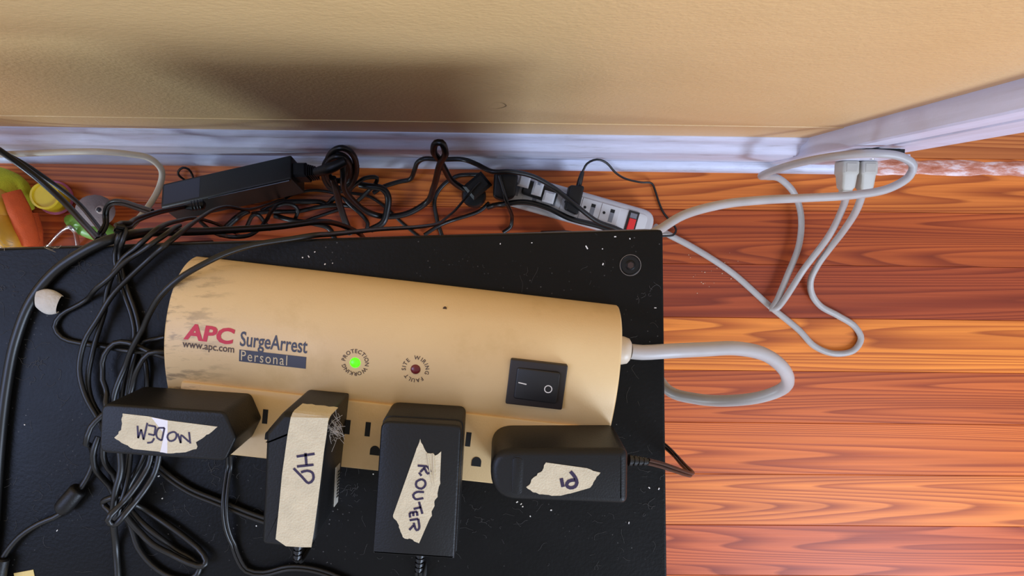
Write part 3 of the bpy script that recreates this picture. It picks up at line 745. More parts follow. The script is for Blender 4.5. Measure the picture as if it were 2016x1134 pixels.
# ------------------------------------------------------------------ cables lying on the table and behind it
def cable(label, pts, r, m=RUBBER, name='cable', group=None, tw=False, cat='cable', sides=9, step=.004, sx=1.0):
    path = settle(spline(px(pts), step), r*1.9 if tw else r*max(1, sx)); v, f = twin(path, r) if tw else sweep(path, r, sides, sx)
    o = obj(name, v, f, m, smooth=80); setprops(o, label, cat, group); return o
t = TZ
def on(pts, h): return [(x, y, t+h) for x, y in pts]
cable('thick black power cable arching round the left edge of the table', on([(-30, 1400), (-40, 1280), (-30, 1160), (-14, 1060), (-6, 960), (2, 860), (14, 760), (32, 670), (64, 590), (114, 530)], .0036)+[(180, 487, t+.0045), (210, 474, t+.004), (240, 466, .6975), (300, 457, .638), (380, 456, .56), (449, 453, .50), (549, 446, .42), (623, 437, .35), (665, 441, .25), (705, 458, .15), (720, 475, .02)], .0034, sides=12)
brick_end = (398, 401)
cable('black flex running from the power brick down behind the beige surge protector', [(364, 407.5, .1195), (345, 411, .17), (315, 417, .30), (275, 430, .47), (254, 445, .675), (243, 457, .7115), (236, 476, .7125)]+on([(234, 500), (245, 559), (266, 619), (272, 657), (261, 707), (249, 760), (246, 800), (246, 850)], .0022), .0017, tw=True)
cable('black cable curving left of the others into the MODEM adapter from the knot', [(470, 462, .04), (455, 455, .20), (424, 440, .32), (387, 430, .42), (350, 435, .56), (322, 444, .665), (303, 456, .705), (285, 472, .7115), (268, 490, .7085)]+on([(248, 508), (221, 555), (206, 612), (184, 686), (173, 749), (181, 790), (205, 830), (225, 860)], .0060), .0018)
cable('long black cable draped across the power brick onto the table', [(560, 392, .02), (549, 394, .06), (524, 404, .19), (486, 413, .29), (449, 407, .35), (424, 412, .41), (387, 434, .54), (352, 461, .69), (325, 483, .714)]+on([(293, 510), (228, 575), (198, 622), (167, 672), (157, 725), (169, 777), (195, 825), (212, 860)], .0095), .0018)
cable('black cable bent in a hairpin beside the white tape curl', [(354, 444, .60), (342, 450, .665), (323, 464, .705), (304, 478, .7125), (285, 492, .7105)]+on([(262, 514), (236, 543), (209, 563), (159, 598), (121, 619), (108, 643), (123, 665), (169, 677), (229, 684), (290, 690), (335, 700)], .0022), .0017, tw=False)
cable('long black cable crossing the back left corner of the surge protector', [(944, 359, .0680), (932, 371, .0680), (918, 388, .075), (898, 412, .13), (880, 428, .23), (862, 440, .34), (820, 447, .45), (750, 451, .53), (700, 456, .60), (650, 461, .66), (612, 464, .701), (575, 470, .7085), (500, 482, .719), (449, 497, .728), (400, 520, .7335), (353, 548, .736), (318, 580, .734), (297, 612, .728), (276, 661, .716)]+on([(255, 714), (230, 775), (224, 820), (235, 860)], .0062), .0019)
cable('black cable loop between the hairpin cable and MODEM adapter', on([(345, 705), (300, 688), (261, 672), (233, 673), (212, 696), (205, 728), (212, 763), (222, 800), (230, 840)], .0058), .0018)
cable('short black cable slanting out from under the surge protector end', on([(345, 690), (302, 692), (282, 717), (262, 757), (254, 795), (262, 840)], .0095), .0017)
cable('black cable nearest the surge protector end above the MODEM adapter', on([(335, 660), (285, 676), (290, 715), (291, 745), (288, 785), (285, 840)], .0018), .0016)
fer = thing('ferrite_cable', 'black cable with a barrel-shaped ferrite bead, left of MODEM adapter', 'cable', P(137, 986, t))
pts = on([(230, 800), (200, 830), (190, 862), (181, 920), (158, 962), (137, 986), (118, 1012), (78, 1030), (40, 1055), (14, 1085), (2, 1106)], .0050)
pts[0] = (230, 800, t+.003)
obj('cord', *sweep(settle(spline(px(pts), .004), .0019), .0019, 9), RUBBER, fer, smooth=80)
p0, p1 = P(157, 961, t+.0062), P(113, 1012, t+.0062)
obj('ferrite_bead', *revolve(p0, p1-p0, [(0, .0036), (.0006, .0048), (.0020, .0056), (.0150, .0058), (.0185, .0054), (.0205, .0040), (.0210, .0022)], 20), BLACK, fer, smooth=35)
c = P(6, 1098, t+.006); obj('connector', *revolve(c, P(-2, 1130, t+.006)-c, [(0, .0032), (.001, .0042), (.012, .0048), (.026, .0046), (.030, .0040), (.0305, .0025), (.042, .0024)], 14), BLACK, fer, smooth=40)
# tied bundle under the modem adapter
cable('black flex running from the tied bundle to behind the HD adapter', on([(285, 870), (300, 905), (330, 934), (375, 964), (431, 987), (499, 1014), (545, 1028), (580, 1030)], .0022), .0016, tw=True)
bun = thing('cable_bundle', 'tied bundle of looped black cable below the MODEM adapter', 'cable', P(240, 1000, t))
R1 = .0021
loops = [
    on([(212, 850), (201, 895), (204, 930), (222, 967), (238, 1000)], .0025)+on([(258, 1035), (272, 1076), (300, 1111), (337, 1134), (378, 1138), (394, 1118), (380, 1100), (345, 1080)], .0023)+on([(306, 1052), (272, 1022), (246, 988), (228, 945), (214, 905), (218, 850)], .0068),
    on([(240, 850), (240, 900), (242, 950), (255, 985)], .0112)+on([(280, 1000), (328, 1032), (375, 1067), (408, 1100), (403, 1110), (359, 1096), (306, 1064), (274, 1030)], .0045)+on([(248, 985), (262, 945), (288, 895), (296, 850)], .0068),
    on([(258, 850), (258, 900), (256, 950), (246, 990), (238, 1012), (222, 1000), (206, 988), (218, 978), (240, 972), (268, 975), (256, 1000), (236, 1014)], .0110),
    on([(316, 850), (312, 905), (296, 950), (272, 985), (252, 1012), (240, 1020), (232, 1008), (250, 985), (276, 950), (296, 905), (300, 850)], .0145)]
for q in loops: obj('loop', *sweep(settle(spline(px(q), .004), R1), R1, 9), RUBBER, bun, smooth=80)
obj('tail', *sweep(spline(px(on([(232, 850), (238, 925), (228, 965), (223, 1017), (228, 1076), (232, 1134), (234, 1190)], .0190)[:3]+on([(223, 1017)], .0165)+on([(228, 1076), (232, 1134), (234, 1190), (250, 1300), (300, 1400)], .0035)), .004), .0023, 10), RUBBER, bun, smooth=80)
cable('thin black flex dropping from the MODEM adapter and passing under HD adapter', [(451, 895, t+.010), (451, 920, t+.004)]+on([(451, 967), (453, 1030), (468, 1092), (487, 1121), (520, 1127), (570, 1116), (620, 1120), (680, 1142), (740, 1180), (760, 1260), (720, 1360), (640, 1480)], .0018), .0013, tw=True)

# ------------------------------------------------------------------ grey cords and the wall outlet
gs = thing('mains_lead', 'grey cord of the white power strip making a narrow loop on the floor', 'cord', P(1640, 697, .0))
path = px([(1290, 446, .022), (1309, 458, .012), (1364, 487, .0085), (1440, 536, .006), (1516, 603, .0052), (1573, 650, .0052), (1603, 681, .0052), (1642, 696, .0052), (1680, 690, .0052), (1695, 667, .0052), (1683, 643, .0052), (1649, 621, .006), (1615, 602, .008), (1598, 578, .012), (1596, 552, .018), (1611, 520, .03), (1632, 491, .05), (1660, 455, .10), (1686, 414, .165), (1696, 387, .19), (1700, 368, .20)])
obj('cord', *sweep(settle(spline(path, .005), .0050), .0050, 12), GREYCORD, gs, smooth=80)
gc = thing('mains_lead', 'thick grey cord looping off the right end of the surge protector to the outlet', 'cord', P(1523, 611, .0))
pts = [tuple(bo+U*.008)]
path = [bo+U*.0103, bo+U*.018-UP*.001]+px([(1320, 691, .718), (1385, 688, .705), (1450, 686, .69), (1508, 699, .67), (1547, 733, .645), (1545, 762, .62), (1500, 781, .60), (1430, 789, .575), (1370, 785, .55), (1318, 770, .53), (1285, 720, .50), (1262, 620, .46), (1258, 530, .43), (1268, 475, .42), (1305, 448, .40), (1345, 424, .39), (1420, 403, .37), (1500, 394, .35), (1580, 390, .33), (1680, 384, .315), (1750, 371, .31), (1790, 347, .31), (1798, 326, .315), (1775, 309, .32), (1720, 302, .32), (1650, 307, .29), (1580, 319, .24), (1530, 333, .19), (1499, 346, .14), (1512, 348, .09), (1535, 352, .06), (1563, 380, .04), (1577, 425, .025), (1573, 482, .018), (1550, 543, .0145), (1530, 590, .0145), (1519, 609, .016), (1530, 606, .019), (1584, 528, .03), (1630, 467, .07), (1658, 412, .14), (1666, 385, .185), (1668, 368, .20)])
obj('cord', *sweep(settle(spline(path, .005), .0049), .0049, 12), GREYCORD, gc, smooth=80)
outlet_y = CASY-.0085
def plug(parent, px0, px1, m):
    zc = .20; xa, xb = P(px0, 340, zc)[0], P(px1, 340, zc)[0]; xm = (xa+xb)/2; w = (xb-xa)/2
    rings = []
    for y, a, b in ((outlet_y-.0005, w*.90, .0135), (outlet_y-.002, w, .0145), (outlet_y-.016, w, .0145), (outlet_y-.019, w*.88, .0125), (outlet_y-.034, w*.78, .0100), (outlet_y-.037, w*.62, .0075), (outlet_y-.038, w*.58, .007), (outlet_y-.0385, w*.62, .0075), (outlet_y-.043, w*.55, .0065)):
        q = round_poly([(-a, -b), (a, -b), (a, b), (-a, b)], min(a, b)*.35, 3); rings.append([(xm+p[0], y, zc+p[1]) for p in q])
    pl = obj('plug', *loft(rings), m, parent, smooth=35)
    obj('grip_ridge', *box(xm-w*.6, xm+w*.6, outlet_y-.0148, outlet_y-.0035, zc+.0140, zc+.0152, .0004), m, pl)
    return xm
PLUG = mat('grey_plug_vinyl', (188, 182, 170), .45, var=.12, vscale=60)
plug(gc, 1650, 1683, PLUG); plug(gs, 1687, 1719, PLUG)
ot = thing('wall_outlet', 'white outlet box with dark top gap on the door casing, two grey plugs', 'outlet', ((P(1690, 300, .2)[0]), outlet_y, .15))
ox = P(1690, 300, .2)[0]
obj('outlet_box', *box(ox-.030, ox+.0165, outlet_y+.0022, CASY-.0003, .140, .285, .0004), HOLE, ot)
obj('cover_plate', *box(ox-.036, ox+.024, outlet_y, outlet_y+.0022, .135, .2840, .0007), TRIM, ot)
for dz in (-.02, .02): obj('screw', *revolve((ox, outlet_y+.0002, .2+dz*1.9), (0, -1, 0), [(0, .003), (.0008, .0026), (.001, .001)], 12), METAL, ot, smooth=40)

# ------------------------------------------------------------------ white power strip on the floor
e0, e1 = P(1077, 357, .04), P(1254, 407, .04); su = (e1-e0)/np.linalg.norm(e1-e0); sn = np.array([su[1], -su[0], 0])
se = P(1291, 433, .04); SWD = .050
org = e0+su*((se-e0)@su)+sn*SWD/2; org[2] = 0                      # right end, centre line
K = lambda a, b, z: org+a*su+b*sn+z*UP
SL = .236
ps = thing('power_strip', 'white power strip with red rocker switch on the floor behind the table', 'power strip', K(-SL/2, 0, 0))
pol = round_poly([K(0, -SWD/2, 0), K(0, SWD/2, 0), K(-SL, SWD/2, 0), K(-SL, -SWD/2, 0)], .021, 8)
obj('housing', *prism(pol, .0, .036, .006, steps=4), PALE, ps, smooth=40)
pol2 = round_poly([K(-.012, -.017, 0), K(-.012, .017, 0), K(-SL+.012, .017, 0), K(-SL+.012, -.017, 0)], .008, 6)
obj('face', *prism(pol2, .034, .0372, .0006, steps=2), WHITEP, ps, smooth=40)
def kp(x, y): q = P(x, y, .038)-org; return float(q@su), float(q@sn)
for xx, yy in ((1162, 411), (1199, 424), (1125, 398), (1088, 387), (1052, 375), (1016, 364)):
    a, b = kp(xx, yy)
    oo = obj('outlet', *obox(K(a, 0, .0368), su, sn, UP, -.0145, .0145, -.0165, .0165, 0, .0016, .0004), WHITEP, ps)
    for db in (-.0065, .0065): pass
    obj('slot', *obox(K(a+.0035, -.001, .0384), su, sn, UP, -.0033, .0033, -.0095, .0095, -.0002, .00025), GREYSLOT, oo)
    obj('slot', *obox(K(a+.0035, -.0085, .0384), su, sn, UP, -.0033, .0033, -.0028, .0022, -.0002, .0003), HOLE, oo)
    obj('ground_hole', *revolve(K(a-.0085, -.003, .0384), UP, [(-.0002, .0022), (.0003, .0022)], 12), HOLE, oo)
a, b = kp(1245, 432)
s0 = obj('switch_frame', *obox(K(a, -.001, .0368), su, sn, UP, -.0082, .0082, -.0165, .0175, 0, .0022, .0006), BLACK2, ps)
obj('rocker', *obox(K(a, .0035, .0386), su, sn, UP, -.0052, .0056, -.0095, .0095, -.001, .0022, .0008), REDSW, s0)
obj('rocker_top', *obox(K(a, -.0105, .0386), su, sn, UP, -.0052, .0056, -.0040, .0040, -.001, .0006, .0004), mat('switch_grey_print', (120, 120, 128), .4), s0)
# small black charger on the strip
ch = thing('usb_charger', 'small black charger block standing on the white power strip', 'charger', K(*kp(1134, 396), .0385))
cpts = [P(x, y, .070) for x, y in ((1122, 364), (1151, 366), (1138, 424), (1113, 412))]
pol = round_poly([q[:2] for q in cpts], .004, 4)
obj('body', *prism(pol, .0392, .070, .0022, steps=3), BLACK, ch, smooth=40)
obj('connector', *sweep(spline(px([(1139, 368, .058), (1143, 352, .060), (1147, 338, .060)]), .003), [.0042, .0040, .0030], 10), BLACK2, ch, smooth=40)
obj('cord', *sweep(spline(px([(1147, 338, .060), (1156, 322, .065), (1175, 314, .07), (1193, 320, .065), (1212, 340, .05), (1232, 352, .03), (1262, 359, .012), (1283, 361, .008), (1290, 376, .006), (1297, 398, .006), (1307, 420, .006), (1322, 438, .006), (1331, 452, .014), (1325, 463, .020), (1306, 465, .0215), (1294, 468, .0215)]), .004), .0017, 8), RUBBER, ch, smooth=80)
# three white plugs and black adapters at the strip's left part
bl = thing('plug_adapter', 'flat black adapter under the small white plugs on the power strip', 'adapter', K(*kp(1050, 374), .0385))
pol = round_poly([P(x, y, .052)[:2] for x, y in ((1034, 351), (1100, 374), (1092, 403), (1026, 381))], .004, 3)
obj('body', *prism(pol, .0392, .052, .002, steps=2), BLACK2, bl, smooth=40)
for (x, y), lab in (((1032, 357), 'white plug cap farthest from the red switch on the power strip'), ((1059, 371), 'white clear-topped plug cap in the middle of the power strip'), ((1081, 388), 'rounded white plug cap nearest the charger on the power strip')):
    c = P(x, y, .066); o = thing('safety_plug', lab, 'plug', (c[0], c[1], .0522), group='white plug caps on the power strip')
    k = .0085 if x != 1059 else .0075
    obj('cap', *obox((c[0], c[1], .0522), su, sn, UP, -k, k, -.0105 if x == 1059 else -.0085, .0105 if x == 1059 else .0085, 0, .0150, .0028), WHITEP, o, smooth=40)
    obj('blade', *obox((c[0], c[1], .0522), su, sn, UP, -.002, .002, -.0115 if x == 1059 else -.005, -.005, .012, .0155, .0003), GREYSLOT if x == 1059 else WHITEP, o)
ad = thing('plug_adapter', 'large black adapter covering the left end of the power strip', 'adapter', K(-.245, 0, .0385))
pol = round_poly([P(x, y, .085)[:2] for x, y in ((973, 334), (1021, 342), (1014, 388), (992, 396), (970, 388))], .006, 4)
obj('body', *prism(pol, .0392, .085, .004, steps=3), BLACK, ad, smooth=40)
pl = thing('round_plug', 'round black plug with a square grip lying left of the power strip', 'plug', P(935, 384, 0))
c = P(934, 386, .0); c[2] = 0
obj('disc', *revolve(c, UP, [(.0, .017), (.002, .0185), (.030, .0185), (.036, .016), (.0375, .010)], 24), BLACK, pl, smooth=40)
gx = P(962, 347, .075)-P(928, 377, .06); gx[2] = 0; gx /= np.linalg.norm(gx); gy = np.array([-gx[1], gx[0], 0])
g0 = P(938, 367, .06); g0[2] = 0
obj('grip', *obox(g0, gx, gy, UP, -.016, .0195, -.013, .013, .0378, .064, .004), BLACK, pl, smooth=40)

# ------------------------------------------------------------------ black power brick leaning on the baseboard
r0, r1 = P(316, 409, .068), P(573, 352, .096)          # the ridge between its two upper faces
bx = r1-r0; BL = float(np.linalg.norm(bx)); bx /= BL
side = np.cross(UP, bx); side /= np.linalg.norm(side); upb = np.cross(bx, side)
al = math.radians(28); fm = side*math.cos(al)-upb*math.sin(al); fn = -side*math.sin(al)-upb*math.cos(al)
bw, bt = .041, .045
pb_ = thing('power_brick', 'black power brick leaning against the baseboard among the cables', 'power brick', ((r0+r1)/2)*np.array([1, 1, 0])+np.array([0, 0, .012]))
sec = round_poly([(0, 0), (bw, 0), (bw, bt), (0, bt)], .004, 4)
q = lambda a, d: [r0+bx*a+fm*p[0]+fn*p[1] for p in inset(sec, d)]
obj('body', *loft([q(0, .002), q(.0006, .0008), q(.002, 0), q(BL-.002, 0), q(BL-.0006, .0008), q(BL, .002)]), BRICK, pb_, smooth=35)
q = lambda a, b, c, d: [r0+bx*a+fm*b-fn*d, r0+bx*c+fm*b-fn*d]
gl = [r0+bx*.075+fn*.003-fm*.0001, r0+bx*(BL-.004)+fn*.003-fm*.0001]
obj('seam', *sweep(spline([gl[0]-fm*.0002, gl[1]-fm*.0002], .01), .0012, 6), BLACK2, pb_)
lab = [r0+bx*a+fm*b-fn*.0002 for a, b in ((.004, .004), (.062, .004), (.062, .037), (.004, .037))]  # thin bluish quad over the left part of the upper face
obj('bluish_quad', lab+[p+fn*.0003 for p in lab], [(0, 1, 2, 3), (7, 6, 5, 4), (0, 4, 5, 1), (1, 5, 6, 2), (2, 6, 7, 3), (3, 7, 4, 0)], mat('slate_blue', (62, 64, 76), .3), pb_)
# socket and ribbed connector at the right end
c0 = r1+fm*.020+fn*.014; c1 = P(622, 338, .085)
ax = c1-c0; ax /= np.linalg.norm(ax)
obj('connector', *obox(c0-ax*.002, ax, fm, -fn, 0, .024, -.013, .011, -.012, .010, .003), BLACK, pb_, smooth=40)
mbx = MB()
for k in range(5): mbx.add(*obox(c0+ax*(.0215+.0030*k), ax, fm, -fn, 0, .0019, -.011+.0007*k, .009-.0006*k, -.010, .008-.0006*k, .0006))
mbx.add(*obox(c0+ax*.020, ax, fm, -fn, 0, .0165, -.0075, .0055, -.008, .005, .001))
mbx.build('ribbed_boot', BLACK, pb_, smooth=40)
sr0, sr1 = P(404, 402, .112), P(366, 407, .118)
obj('strain_relief', *revolve(sr0, sr1-sr0, [(-.001, .002), (.002, .0070), (.006, .0078), (.008, .0066), (.0095, .0078), (.012, .0066), (.0135, .0076), (.016, .0064), (.0175, .0072), (.021, .0058), (.028, .0034)], 16), BLACK2, pb_, smooth=40)

# coiled mains lead hooked at the end of the brick
co = thing('coiled_lead', 'thick black mains lead coiled in rings at the end of the power brick', 'cable', P(665, 350, 0))
def ring_path(cx, cy, rx, ry, z, tilt, turns=1.02, ph0=0.0):
    return [(cx+rx*math.cos(a), cy-ry*math.sin(a), z+tilt*math.sin(a)) for a in np.linspace(ph0, ph0+2*math.pi*turns, 18)]
RT = .0042
for cx_, cy_, rx, ry, z_, ti in ((672, 331, 30, 40, .105, .045), (665, 338, 28, 34, .090, .040), (668, 343, 30, 33, .075, .034), (666, 332, 22, 24, .115, .03)):
    obj('coil_ring', *sweep(spline(px(ring_path(cx_, cy_, rx, ry, z_, ti)), .004), RT, 10), RUBBER, co, smooth=80)
obj('strap', *sweep(spline(px([(622, 339, .130), (650, 331, .148), (680, 317, .150)]), .004), [.0052, .0064, .0050], 10, 1.25), BLACK, co, smooth=60)
obj('lead', *sweep(spline(px([(675, 325, .135), (676, 345, .13), (677, 369, .11), (696, 396, .07), (725, 418, .03), (754, 426, .0155), (800, 421, .014), (839, 399, .02), (854, 368, .07), (866, 323, .15), (877, 300, .19), (869, 281, .205), (858, 282, .20), (854, 299, .18), (864, 313, .155), (876, 334, .11), (888, 354, .07), (905, 367, .047), (917, 373, .0435)]), .004), .0046, 10), RUBBER, co, smooth=80)
obj('lead', *sweep(spline(px([(655, 350, .10), (661, 372, .085), (668, 400, .05), (680, 436, .02), (690, 460, .008)]), .004), .0052, 10), RUBBER, co, smooth=80)
cable('black cable bent round in an oval to the right of the coiled lead', [(709, 364, .035), (727, 367, .04), (752, 371, .04), (764, 386, .034), (762, 415, .028), (754, 438, .026), (730, 452, .02)], .0052)
cable('thin black wire folded into a small peak beside the coiled lead', [(704, 396, .012), (725, 376, .022), (739, 361, .035), (742, 350, .04), (725, 350, .04), (704, 363, .03), (690, 375, .02)], .0032)
cable('thin black wire slanting down right under the oval cable', [(690, 380, .006), (725, 386, .004), (754, 404, .004), (793, 440, .004), (830, 470, .004)], .0026)
cable('black wire climbing over the baseboard then lying across the power strip', [(735, 380, .010), (752, 369, .012), (785, 358, .012), (807, 353, .015), (816, 335, .035), (822, 320, .05), (834, 313, .06), (869, 314, .062), (911, 314, .065), (940, 324, .085), (970, 338, .10), (1003, 338, .10), (1048, 347, .085), (1092, 371, .075), (1137, 407, .075), (1176, 436, .066), (1211, 449, .063), (1235, 460, .060)], .0036)
cable('black wire arcing left from the round plug down to the floor', [(948, 344, .03), (920, 344, .015), (899, 347, .006), (872, 365, .004), (856, 392, .004), (860, 430, .004), (872, 470, .004)], .0032)
cable('black wire from the round plug down behind the table edge', [(963, 399, .010), (945, 415, .006), (922, 424, .006), (899, 431, .006), (869, 442, .006), (836, 462, .006)], .0030)
cable('black wire running below the white plugs along the power strip front', [(962, 408, .012), (975, 404, .030), (990, 402, .047), (1033, 398, .049), (1077, 409, .049), (1122, 430, .049), (1182, 446, .048), (1225, 462, .048)], .0042)
cable('black wire dropping from the large adapter towards the table edge', [(982, 346, .0895), (988, 365, .0895), (994, 386, .0900), (999, 402, .084), (1004, 414, .060), (1008, 432, .014), (1005, 447, .006), (990, 458, .006)], .0030)
cable('tiny black wire curl standing at the foot of the baseboard', [(366, 356, .004), (352, 345, .012), (351, 338, .016), (360, 330, .02), (371, 333, .016), (378, 343, .010), (381, 352, .004)], .0018)
cable('topmost thin wire between the power brick and the coil', [(560, 392, .004), (571, 385, .004), (611, 375, .005), (636, 376, .004), (656, 380, .004), (680, 392, .004)], .0024)
cable('wavy black wire below the power brick end leading to the coil', [(515, 416, .006), (530, 406, .006), (549, 399, .008), (600, 397, .008), (630, 398, .006), (645, 403, .005), (654, 394, .006), (668, 384, .008)], .0040)
cable('straight black wire on the floor beneath the wavy wire', [(500, 421, .004), (534, 417, .006), (586, 416, .006), (623, 409, .004), (672, 404, .004), (700, 408, .004)], .0034)
cable('thin wire slanting up to the coil across the reddish board', [(600, 436, .003), (613, 431, .003), (648, 419, .003), (672, 411, .003)], .0026)
cable('black wire loop hanging below the power brick', [(394, 436, .030), (410, 450, .05), (426, 460, .08), (459, 466, .12), (489, 464, .12), (509, 452, .11), (524, 434, .09), (533, 418, .05), (545, 406, .032), (562, 401, .028), (578, 404, .022), (587, 415, .012), (581, 434, .006)], .0030)
cable('black wire crossing diagonally under the power brick loop', [(430, 463, .006), (449, 444, .008), (470, 426, .008), (495, 415, .006)], .0050)
cable('short inverted V of black wire with a bluish sheen below the brick', [(480, 455, .01), (487, 444, .02), (498, 424, .035), (506, 422, .035), (520, 437, .02), (532, 452, .008)], .0032)
cable('dark wire lying along the floor by the table edge below the coil', [(540, 425, .004), (580, 434, .005), (622, 441, .005), (648, 450, .005), (660, 472, .005)], .0040)
cable('thin wire from under the coil to the table edge', [(680, 392, .004), (692, 404, .004), (712, 422, .004), (724, 440, .004), (722, 452, .004)], .0032)
cable('black cable coming over from the far left above the yellow toys', [(-60, 262, .26), (0, 297, .22), (60, 340, .20), (120, 392, .20), (165, 440, .23), (194, 472, .28)], .0042)
cable('second slimmer black cable from the far left toward the grey toy', [(-40, 280, .20), (40, 318, .18), (100, 358, .16), (150, 396, .16), (182, 432, .18), (203, 460, .21), (211, 471, .22)], .0030)
cable('black flex hooked in a small bend above the green toy base', [(300, 418, .30), (270, 408, .27), (240, 399, .24), (222, 399, .23), (211, 408, .225), (208, 425, .22), (211, 440, .22), (207, 455, .22), (203, 480, .20)], .0022, tw=True)
cable('cream cable bending from the baseboard down to the table edge', [(-30, 305, .170), (60, 302, .175), (140, 299, .18), (200, 299, .185), (250, 303, .18), (295, 312, .17), (318, 335, .16), (315, 365, .155), (290, 410, .17), (250, 455, .20), (222, 488, .22), (205, 510, .22)], .0042, CREAM)

# ------------------------------------------------------------------ toys on the floor at the left
YG = mat('chartreuse_plush', (190, 186, 30), .85, bump=.6, bscale=500, var=.2, vscale=60)
YEL = mat('yellow_toy_plastic', (236, 204, 40), .4, var=.1, vscale=60)
YEL2 = mat('amber_film', (214, 156, 40), .4, var=.35, vscale=40)
ORG = mat('orange_fabric', (208, 82, 22), .8, bump=.4, bscale=500, var=.2, vscale=50)
PINK = mat('pink_toy_plastic', (206, 110, 150), .4)
GRYT = mat('grey_plush', (150, 138, 136), .85, bump=.6, bscale=600, var=.2, vscale=60)
GRNT = mat('green_toy_plastic', (120, 170, 70), .4, var=.15, vscale=40)
pt = thing('plush_toy', 'yellow-green and orange soft toy on the floor at the left edge', 'toy', P(20, 420, 0))
obj('arm', *sweep(spline(px([(-30, 352, .035), (10, 358, .04), (38, 372, .035), (48, 392, .028), (54, 412, .022)]), .005), [.016, .020, .018, .013, .010], 14), YG, pt, smooth=80)
obj('body', *ellipsoid(P(0, 415, .035), .034, .048, .034), YEL2, pt, smooth=80)
obj('leg', *sweep(spline(px([(22, 378, .065), (34, 405, .062), (46, 435, .055), (60, 478, .04)]), .005), [.013, .015, .015, .013], 12), ORG, pt, smooth=80)
obj('leg', *sweep(spline(px([(58, 420, .02), (62, 450, .02), (66, 490, .02)]), .005), [.012, .015, .013], 12), ORG, pt, smooth=80)
obj('wrapper', *ellipsoid(P(18, 455, .04), .024, .040, .032, rotz=.3), YEL2, pt, smooth=80)
obj('foot', *ellipsoid(P(0, 470, .045), .018, .022, .03), YG, pt, smooth=80)
cu = thing('stacking_cup', 'yellow ridged toy cup with a pink rim beside the soft toy', 'toy', P(95, 388, 0))
ca = P(91, 386, .045); cb = P(107, 389, .012); axc = ca-cb; axc /= np.linalg.norm(axc)
prof = []
for k in range(5): prof += [(-.022+.009*k, .0215-.0006*k), (-.018+.009*k, .0228-.0006*k)]
prof += [(.024, .020), (.0245, .017), (.020, .0165), (.020, .001)]
obj('cup', *revolve((ca+cb)/2, axc, prof, 26), YEL, cu, smooth=40)
obj('rim', *revolve((ca+cb)/2-axc*.0215, axc, [(-.002, .021), (-.002, .0255), (.002, .0262), (.004, .0250), (.004, .021)], 26), PINK, cu, smooth=40)
gt = thing('plush_toy', 'grey round-headed toy with dark eyes on a green base', 'toy', P(188, 430, 0))
obj('head', *ellipsoid(P(188, 415, .045), .027, .024, .026), GRYT, gt, smooth=80)
for x, y in ((165, 414), (198, 413)):
    e = P(x, y, .0665 if x > 180 else .0615); eye = obj('eye', *ellipsoid(e, .0065, .0060, .006), mat('eye_ring', (178, 164, 156), .6), gt, smooth=80)
    obj('pupil', *ellipsoid(e+np.array([0, 0, .0035]), .0042, .0040, .0035), mat('pupil_dark', (34, 32, 40), .2), eye, smooth=80)
obj('base', *ellipsoid(P(182, 449, .020), .044, .017, .020, rotz=-.35), GRNT, gt, smooth=80)
obj('collar', *ellipsoid(P(160, 436, .03), .018, .011, .012, rotz=-.3), GRNT, gt, smooth=80)
cable('bent silver metal wire hook standing before the green toy base', [(92, 486, .004), (110, 466, .02), (128, 450, .045), (138, 447, .05), (146, 454, .045), (151, 470, .02), (153, 486, .004)], .0034, METAL, name='wire_hook', cat='hook')

# ------------------------------------------------------------------ small things on the table
# twisted scrap of white tape
na, nb = 20, 9; g = []
c0_, c1_ = P(126, 598, t), P(84, 594, t); dx_ = c1_-c0_; Lc = np.linalg.norm(dx_); dx_ /= Lc; dy_ = np.array([-dx_[1], dx_[0], 0])
for k in range(nb):
    s_ = k/(nb-1); rr_ = .0040+.0042*math.sin(math.pi*(.15+.72*s_))
    for i in range(na):
        a_ = math.radians(-30+235*i/(na-1)); sk = .18*math.cos(a_)*(1-s_)
        g.append(c0_+dx_*Lc*(s_+sk*.6)+dy_*(rr_*math.cos(a_)-.0024*s_)+UP*(.0046+.0012*s_+rr_*.55*math.sin(a_)))
g = [np.array([p[0], p[1], max(p[2], t+.0008)]) for p in g]
ff = [(k*na+i, k*na+i+1, (k+1)*na+i+1, (k+1)*na+i) for k in range(nb-1) for i in range(na-1)]
n_ = len(g); cen = sum(g)/n_; v = g+[p+(cen-p)*.05 for p in g]
edge = [k for k in range(na)]+[k*na+na-1 for k in range(1, nb)]+[(nb-1)*na+i for i in range(na-2, -1, -1)]+[k*na for k in range(nb-2, 0, -1)]
ff2 = ff+[tuple(n_+i for i in reversed(q)) for q in ff]+[(edge[i], edge[(i+1) % len(edge)], n_+edge[(i+1) % len(edge)], n_+edge[i]) for i in range(len(edge))]
o = obj('tape_scrap', v, ff2, mat('white_tape', (214, 206, 192), .7, bump=.3, bscale=500, var=.15, vscale=150), smooth=60); setprops(o, 'curled scrap of off-white tape on the table beside the thick cable', 'tape scrap')
# corner of a yellow note
pp_ = [P(x, y, t) for x, y in ((28, 1128), (66, 1121), (96, 1270), (58, 1280))]
o = obj('paper_note', *loft([[p+UP*.0002 for p in pp_], [p+UP*.0006 for p in pp_]]), mat('note_yellow', (226, 200, 128), .7)); setprops(o, 'corner of a pale yellow paper note at the bottom left', 'note')
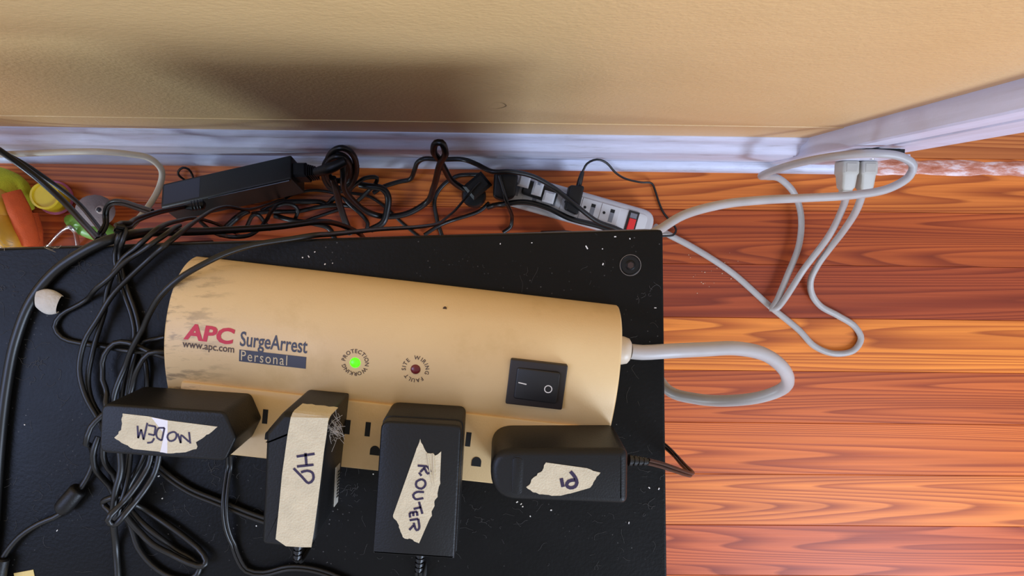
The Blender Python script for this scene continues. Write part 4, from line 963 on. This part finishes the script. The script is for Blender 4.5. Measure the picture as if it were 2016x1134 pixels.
# crumbs, lint and hairs lying on the table
dust = MB()
inside = lambda x, y: True
CR = [(1155, 487), (1240, 470), (1211, 466), (1187, 520), (655, 518), (620, 496), (596, 507), (608, 505), (1290, 606), (313, 937), (320, 981), (113, 1044), (49, 836), (1085, 1004), (1029, 997), (1044, 1016), (1238, 1029), (1278, 960), (1297, 962), (735, 933), (505, 1035), (640, 520), (985, 480), (1047, 478), (1186, 490), (1018, 988), (1026, 992)]
for i, (x, y) in enumerate(CR):
    c = P(x, y, t); a = rng.uniform(0, 3.14); L_ = rng.uniform(.0003, .0008)*(2.2 if i == 0 else 1); w_ = rng.uniform(.00022, .0004)
    ca, sa = math.cos(a), math.sin(a); vv, ff = box(-L_, L_, -w_, w_, .0001, .0005)
    dust.add([(c[0]+p[0]*ca-p[1]*sa, c[1]+p[0]*sa+p[1]*ca, t+p[2]) for p in vv], ff)
o = dust.build('crumbs', mat('crumb_white', (226, 222, 214), .8)); setprops(o, 'scattered white crumbs and specks on the black tabletop', 'dust', kind='stuff')
hair = MB()
def strand(x, y, L_, r=.00006, z=.0003, curl=.5):
    c = P(x, y, t); a = rng.uniform(0, 6.28); p = [c+np.array([0, 0, z])]
    for k in range(4):
        a += rng.normal()*curl; p.append(p[-1]+np.array([math.cos(a), math.sin(a), 0])*L_/4+np.array([0, 0, rng.uniform(-.0001, .0002)]))
    hair.add(*sweep(spline(p, .0015), r, 4))
def off_strip(x, y):
    q = P(x, y, t)-np.array([A0[0], A0[1], t]); return not (-.012 < q@U < LEN+.012 and -.012 < q@V < .13) and not (abs(x-1241) < 45 and abs(y-522) < 40) and not (x < 110 and y > 1090)
k = 0
while k < 170:
    x, y = rng.uniform(5, 1300), rng.uniform(500, 1130)
    if off_strip(x, y) and y > 505-x*.03: strand(x, y, rng.uniform(.002, .012)); k += 1
for cx_, cy_, n_ in ((165, 510, 16), (80, 720, 12), (1120, 575, 14), (690, 975, 12), (430, 930, 10), (1300, 985, 6), (20, 560, 10), (960, 1030, 10), (1250, 570, 12), (1235, 640, 8)):
    for _ in range(n_):
        x, y = cx_+rng.normal()*22, cy_+rng.normal()*16
        if off_strip(x, y): strand(min(x, 1300), y, rng.uniform(.003, .010), .00008, .0004, 1.0)
o = hair.build('lint_hairs', mat('lint_pale', (84, 82, 80), .9)); setprops(o, 'fine lint and hairs strewn over the black tabletop', 'dust', kind='stuff')
# cobweb wisps on the table's back left edge
web = MB()
for x, y in ((8, 488), (20, 484), (102, 486), (108, 492)):
    for _ in range(3):
        c = P(x+rng.normal()*4, y+rng.normal()*3, t+.001); d = np.array([rng.normal()*.003, abs(rng.normal())*.003, abs(rng.normal())*.004+.002])
        web.add(*sweep(spline([c, c+d*.5+rng.normal(size=3)*.0006, c+d], .0015), .00013, 4))
o = web.build('cobweb', mat('web_tan', (178, 158, 128), .9)); setprops(o, 'wisps of cobweb on the back left table edge', 'dust', kind='stuff')
# grit on the floor right of the table
gr_ = MB()
for _ in range(26):
    x, y = 1400+rng.normal()*22, 535+rng.normal()*20; c = P(x, y, 0); s = rng.uniform(.0003, .0009)
    gr_.add(*box(c[0]-s, c[0]+s, c[1]-s*.7, c[1]+s*.7, 0.0001, s))
o = gr_.build('floor_grit', mat('grit_pale', (220, 190, 160), .8)); setprops(o, 'pale grit on the floorboards near the grey cord', 'dust', kind='stuff')
